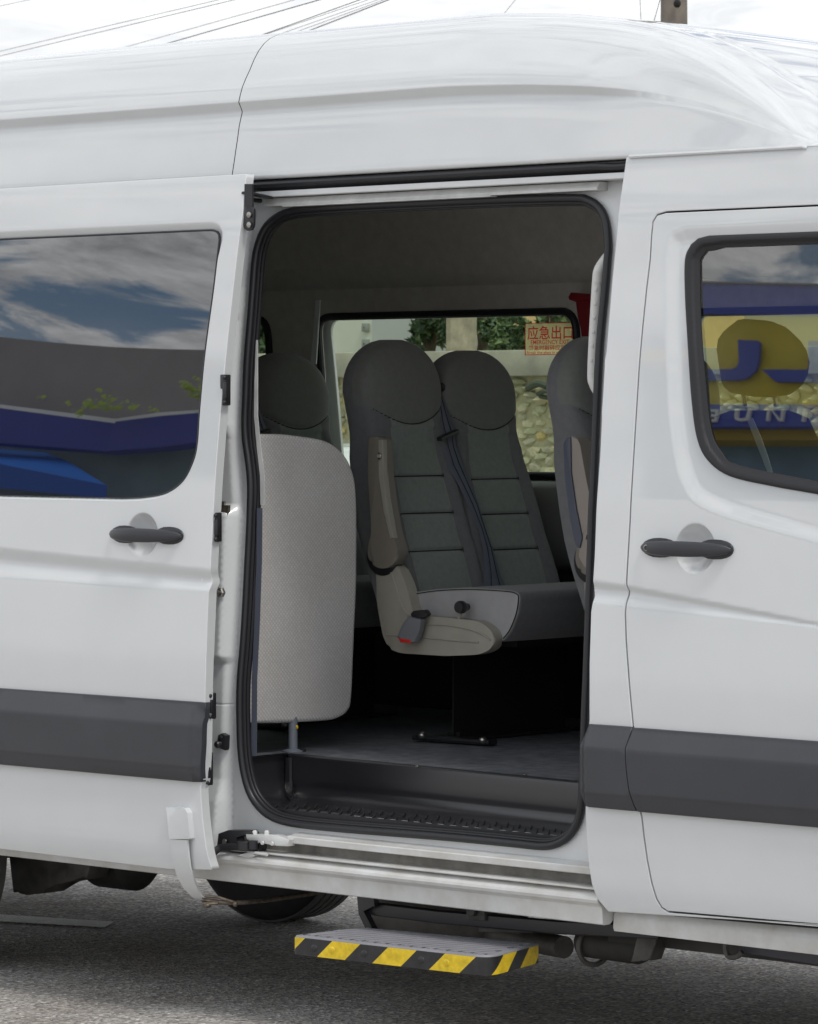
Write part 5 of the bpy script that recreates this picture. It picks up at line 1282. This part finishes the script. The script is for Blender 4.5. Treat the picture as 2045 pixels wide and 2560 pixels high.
loft(bm, rg); tag(obj('stone_pillar', bm, mat('pillar_stone', (.42, .37, .28), .95, nscale=9, nvar=.45, bump=1, bscale=30)), 'rough brown stone pillar standing between the two dark shrubs', 'pillar')

# parked white car beyond
CX = onY(1100, 1140, 4.6)[0]; CARX = Vector((CX, 4.6, 0)); PC = empty('parked_car', tuple(CARX)); tag(PC, 'white parked car whose roof edge shows at the bottom of the far window', 'car')
def crel(o): o.matrix_parent_inverse = Matrix.Translation(-CARX); return o
xr = onY(1300, 1140, 4.6)[0] - CX; sl_ = onY(848, 1120, 4.6)[0] - CX
bm = bmesh.new(); rings = []
for y, w_ in ((0, .86), (.12, .97), (.4, 1.0), (1.3, 1.0), (1.58, .97), (1.7, .86)):
    rings.append([(CX + x * (w_ if abs(x) > 1.5 else 1), 4.6 + y, z) for x, z in ((-2.3, .35), (-2.35, .7), (-2.25, .95), (-1.4, 1.0), (1.0, .98), (2.0, .85), (2.25, .62), (2.2, .32))])
loft(bm, rings); crel(obj('body', bm, M['white'], PC, sharp=50)); cA = onY(846, 1109, 5.2); cB = onY(1262, 1122, 6.15); cC = onY(1336, 1166, 6.15)
bm = bmesh.new(); rings = []
for y, z1 in ((.14, 1.32), (.22, 1.44), (.5, 1.475), (1.2, 1.475), (1.48, 1.44), (1.56, 1.32)):
    dzc = z1 - 1.475; rings.append([(CX - 1.95, 4.6 + y, .98), (cA[0], 4.6 + y, cA[2] + dzc), (cB[0], 4.6 + y, cB[2] + dzc), (cC[0], 4.6 + y, cC[2] + dzc * .5), (cC[0] + (cC[2] - .98) * 1.35, 4.6 + y, .98)])
loft(bm, rings); crel(obj('roof', bm, M['white'], PC, sharp=50))
bm = bmesh.new(); prism(bm, [(CX - 1.35, 4.67, 1.0), (CX + sl_ + .15, 4.735, 1.30), (cB[0] - .1, 4.735, 1.30), (cB[0] + .45, 4.67, 1.0)], (0, -.01, 0)); crel(obj('side_glass', bm, M['priv'], PC))
bm = bmesh.new(); box(bm, (CX + xr + .1, 4.42, .98), (CX + xr + .28, 4.6, 1.10), bev=.02); crel(obj('wing_mirror', bm, M['black'], PC))
for x in (-1.4, 1.35):
    for y in (.1, 1.6):
        bm = bmesh.new(); lathe(bm, [(.2, -.1), (.30, -.1), (.32, -.07), (.32, .07), (.30, .1), (.2, .1)], (CX + x, 4.6 + y, .32), 'Y', 32); crel(obj('wheel', bm, M['tyre'], PC))

# pole and wires
PC_ = onY(1685, 30, 14); bm = bmesh.new(); rp = 33 / 9562 * np.linalg.norm(PC_ - CAM)
tube(bm, [(PC_[0] + .02, 14, 1.9), (PC_[0], 14, PC_[2]), (PC_[0] - .03, 14, 9.0)], [rp * 1.2, rp, rp * .8], 20); q = onY(1693, 9, 14 - rp)
ball(bm, q, .03, .02, .03, mi=1)
tag(obj('utility_pole', bm, [mat('weathered_timber', (.20, .175, .15), .9, nscale=5, nvar=.4, bump=1, bscale=25), M['gap']]), 'weathered grey timber utility pole rising behind the minibus roof', 'pole')
wires = [((0, 128), (523, 5), .007, 1), ((0, 140), (571, 3), .008, 1), ((348, 108), (734, 0), .007, 1), ((455, 98), (797, 0), .011, 0), ((681, 78), (898, 0), .010, 0), ((690, 77), (919, 0), .007, 1), ((737, 72), (934, 3), .007, 1), ((773, 68), (950, 3), .007, 1), ((803, 65), (970, 0), .012, 0), ((0, 15), (71, 0), .006, 1), ((1266, 27), (1288, 0), .006, 1), ((1602, 42), (1600, 0), .005, 1), ((1637, 45), (1650, 0), .006, 1)]
wlab = ['lowest thin wire but one, running off the left edge of the sky', 'thin grey wire closest above the left end of the roof', 'thin wire meeting the roof left of the dark wire', 'dark wire meeting the roof halfway to the roof seam', 'dark wire meeting the roof right at the roof seam', 'thin wire tight beside the dark one at the roof seam', 'second thin wire right of the roof seam', 'third thin wire right of the roof seam', 'thick dark wire at the right of the bundle by the seam', 'thin wire cutting the top left corner of the sky', 'short steep wire above the middle of the roof', 'hair thin vertical wire left of the timber pole', 'thin curved wire touching the side of the timber pole']
wm = [mat('wire_dark', (.05, .05, .05), .6), mat('wire_grey', (.25, .25, .24), .6)]
for (a, b, r_, k), lb in zip(wires, wlab):
    a = np.array(a, float); b = np.array(b, float); d = (b - a) / np.linalg.norm(b - a); bm = bmesh.new()
    if abs(d[0]) > abs(d[1]) or d[1] < 0 and d[0] > .5:
        far = a - d * (900 if a[0] < 5 else 700); near = b + d * 500
        p = [onY(*(far + (near - far) * t), 30 - 18 * t) for t in np.linspace(0, 1, 14)]
    else:
        far = a - d * 200; near = b + d * 700; p = [onY(*(far + (near - far) * t), 14) for t in np.linspace(0, 1, 8)]
    tube(bm, p, r_ * .45, 6); tag(obj('power_line', bm, wm[k]), lb, 'wire', 'overhead wires')

# ------------------------------------------------------------------ the street behind the camera (seen in the windows)
def refl_dir(px, py, y0, slope):
    """reflect the picture ray off a window plane; returns point and direction"""
    d = ray(px, py); n = np.array([0, -1, slope]); n = n / np.linalg.norm(n); q = np.array([0, y0, 1.8])
    t = ((q - CAM) @ n) / (d @ n); p = CAM + d * t; r = d - 2 * (d @ n) * n; return p, r / np.linalg.norm(r)
def rS(px, py, D, slope=GS, y0=None):
    """point D metres behind the pane, along -Y"""
    p, r = refl_dir(px, py, yg + .011 if y0 is None else y0, slope); return p + r * (D / -r[1])
def rC(px, py, D): 
    p, r = refl_dir(px, py, ygc + .020, .118); return p + r * (D / -r[1])
OP = empty('corner_shop', tuple(rS(288, 1100, 34)), None); OPL = Vector(tuple(rS(288, 1100, 34))); OPL.z = 0; OP.location = OPL
tag(OP, 'grey shop building with blue fascia and blue awning, mirrored in the sliding door window', 'shop')
def orel(o, L_=OPL): o.matrix_parent_inverse = Matrix.Translation(-L_); return o
def slabq(pts, th, m_, name, parent, L_):
    bm = bmesh.new(); prism(bm, [tuple(p) for p in pts], (0, -th, 0)); return orel(obj(name, bm, m_, parent), L_)
DL = 34
mg = mat('shop_grey', (.31, .30, .305), .85, nscale=1, nvar=.1); mb = mat('fascia_blue', (.04, .055, .33), .5); mlb = mat('cornice', (.80, .84, .84), .6); mtl = mat('shop_teal', (.20, .29, .33), .7, nscale=1, nvar=.2); maw = mat('awning_blue', (.02, .16, .62), .6); mdk = mat('shop_shadow', (.02, .02, .06), .8)
def Q(pxs, D): return [rS(a, b, D + dd) for (a, b, dd) in pxs]
slabq(Q([(-500, 790, 1.5), (0, 842, 1.2), (130, 856, 1), (288, 868, 1), (420, 873, 1), (530, 875, 1), (700, 860, 1), (700, 1070, 1), (288, 1062, 1), (-500, 1000, 1)], DL), 4, mg, 'upper_wall', OP, OPL)
slabq(Q([(-500, 950, -.4), (0, 1011, 0), (288, 1047, .3), (288, 1058, .3), (0, 1020, 0), (-500, 960, -.4)], DL), .4, mlb, 'cornice', OP, OPL)
slabq(Q([(288, 1047, .3), (400, 1031, .2), (600, 1018, 0), (600, 1024, 0), (400, 1040, .2), (288, 1058, .3)], DL), .4, mlb, 'cornice', OP, OPL)
slabq(Q([(-500, 960, -.4), (0, 1016, 0), (288, 1054, .3), (262, 1128, .3), (0, 1108, 0), (-500, 1060, -.4)], DL), .3, mb, 'fascia', OP, OPL)
slabq(Q([(288, 1054, .3), (400, 1040, .2), (600, 1022, 0), (600, 1092, 0), (400, 1118, .2), (262, 1128, .3)], DL), .3, mb, 'fascia', OP, OPL)
slabq(Q([(-500, 1050, .9), (288, 1110, .9), (600, 1080, .9), (600, 1400, .9), (-500, 1400, .9)], DL), .3, mtl, 'shopfront', OP, OPL)
slabq(Q([(-300, 1100, .6), (0, 1122, .6), (110, 1130, .6), (165, 1152, .3), (262, 1212, -.4), (0, 1160, -.4), (-300, 1105, -.4)], DL), .05, maw, 'awning', OP, OPL)
slabq(Q([(-300, 1105, -.4), (0, 1160, -.4), (262, 1212, -.4), (258, 1245, -.4), (0, 1220, -.4), (-300, 1170, -.4)], DL), .05, mat('awning_valance', (.015, .09, .42), .6), 'awning_valance', OP, OPL)
# vines
def vine(c, w_, h_, lab, seed):
    rnd = random.Random(seed); bm = bmesh.new(); C0 = rS(*c, DL - .15)
    cl_ = [(rnd.gauss(0, .42), rnd.gauss(0, .30)) for _ in range(26)]
    for i in range(420):
        q_ = rnd.choice(cl_); t = q_[0] + rnd.gauss(0, .05); u = c[0] + t * w_; v = c[1] + h_ * (q_[1] + rnd.gauss(0, .07) + .35 * t); p = rS(u, v, DL - .1 - rnd.random() * .3)
        s = rnd.uniform(.02, .045); bm.faces.new([bm.verts.new(p + np.array(q) * s) for q in ((-1, 0, -.3), (0, .3, -.5), (1, 0, .2), (0, -.3, .5))])
    tag(obj('vine', bm, mat('vine_leaf', (.34, .46, .05), .6), recalc=False), lab, 'vine', 'vines on the shop roof edge')
vine((275, 1018), 110, 40, 'sprawling green vine above the fascia corner, mirrored in the sliding door window', 2); vine((500, 975), 90, 45, 'green vine at the right edge of the sliding door window reflection', 4)
# signboard shop mirrored in the cab window
SB = empty('signboard_shop'); SBL = Vector(tuple(rC(1900, 1100, 34))); SBL.z = 0; SB.location = SBL
tag(SB, 'shop with yellow and blue signboard, mirrored in the cab door window', 'shop')
def C_(pxs, D): return [rC(a, b, D + dd) for (a, b, dd) in pxs]
msb = mat('sign_blue', (.11, .15, .60), .5); myl = mat('sign_yellow', (.90, .74, .10), .5); mwl = mat('letter_white', (.9, .92, .94), .5)
slabq(C_([(1600, 703, 0), (2045, 713, 0), (2500, 722, 0), (2500, 790, 0), (1600, 784, 0)], 34), 3, msb, 'roof_fascia', SB, SBL)
slabq(C_([(1600, 699, -.05), (2500, 718, -.05), (2500, 722, -.05), (1600, 703, -.05)], 34), .3, mg, 'roof_edge', SB, SBL)
slabq(C_([(1600, 780, .1), (2500, 788, .1), (2500, 1018, .1), (1600, 1010, .1)], 34), .5, myl, 'signboard', SB, SBL)
slabq(C_([(1600, 1010, .02), (2500, 1014, .02), (2500, 1066, .02), (1600, 1066, .02)], 34), .5, msb, 'name_band', SB, SBL)
slabq(C_([(1600, 1066, .2), (2500, 1066, .2), (2500, 1100, .2), (1600, 1100, .2)], 34), .5, mat('sign_ochre', (.50, .36, .05), .6), 'lower_band', SB, SBL)
slabq(C_([(1600, 1098, .6), (2500, 1094, .6), (2500, 1600, .6), (1600, 1600, .6)], 34), .3, mat('shopfront_blue', (.20, .33, .46), .5, nscale=1, nvar=.3), 'shopfront', SB, SBL)
def letter(px, m_=msb): 
    P = [rC(a, b, 34.03) for a, b in px]; bm = bmesh.new(); prism(bm, [tuple(p) for p in P], (0, .06, 0)); return orel(obj('letter', bm, m_, SB), SBL)
letter([(1851, 852), (1901, 855), (1904, 860), (1902, 905), (1893, 930), (1872, 948), (1848, 953), (1700, 952), (1700, 925), (1750, 922), (1790, 926), (1835, 925), (1848, 920), (1853, 908)])
letter([(1910, 926), (2024, 927), (2028, 915), (2026, 855), (2075, 855), (2078, 930), (2060, 958), (1945, 957)])
def strokes(lst):
    for q in lst:
        P = [rC(a, b, 34.0) for a, b in q]; bm = bmesh.new(); prism(bm, [tuple(p) for p in P], (0, .05, 0)); orel(obj('letter_stroke', bm, mwl, SB), SBL)
def fr(L_): return [(1700 + x / 4.313, 740 + y / 4.313) for x, y in L_]
strokes([fr([(410, 1230), (438, 1230), (412, 1362), (384, 1362)]), fr([(270, 1230), (412, 1230), (408, 1256), (266, 1256)]), fr([(280, 1282), (402, 1282), (397, 1306), (275, 1306)]), fr([(275, 1336), (390, 1336), (386, 1362), (270, 1362)])])
strokes([fr([(752, 1225), (785, 1225), (770, 1310), (735, 1310)]), fr([(618, 1225), (650, 1225), (640, 1310), (606, 1310)]), fr([(606, 1308), (640, 1308), (650, 1325), (725, 1325), (737, 1308), (770, 1308), (748, 1345), (715, 1354), (650, 1354), (618, 1342)])])
strokes([fr([(965, 1218), (995, 1218), (975, 1354), (947, 1354)]), fr([(1117, 1222), (1146, 1222), (1126, 1358), (1096, 1358)]), fr([(985, 1218), (1000, 1218), (1110, 1358), (1085, 1358)])])
strokes([fr([(1350, 1224), (1380, 1224), (1362, 1362), (1332, 1362)])])
print('stones', cnt)
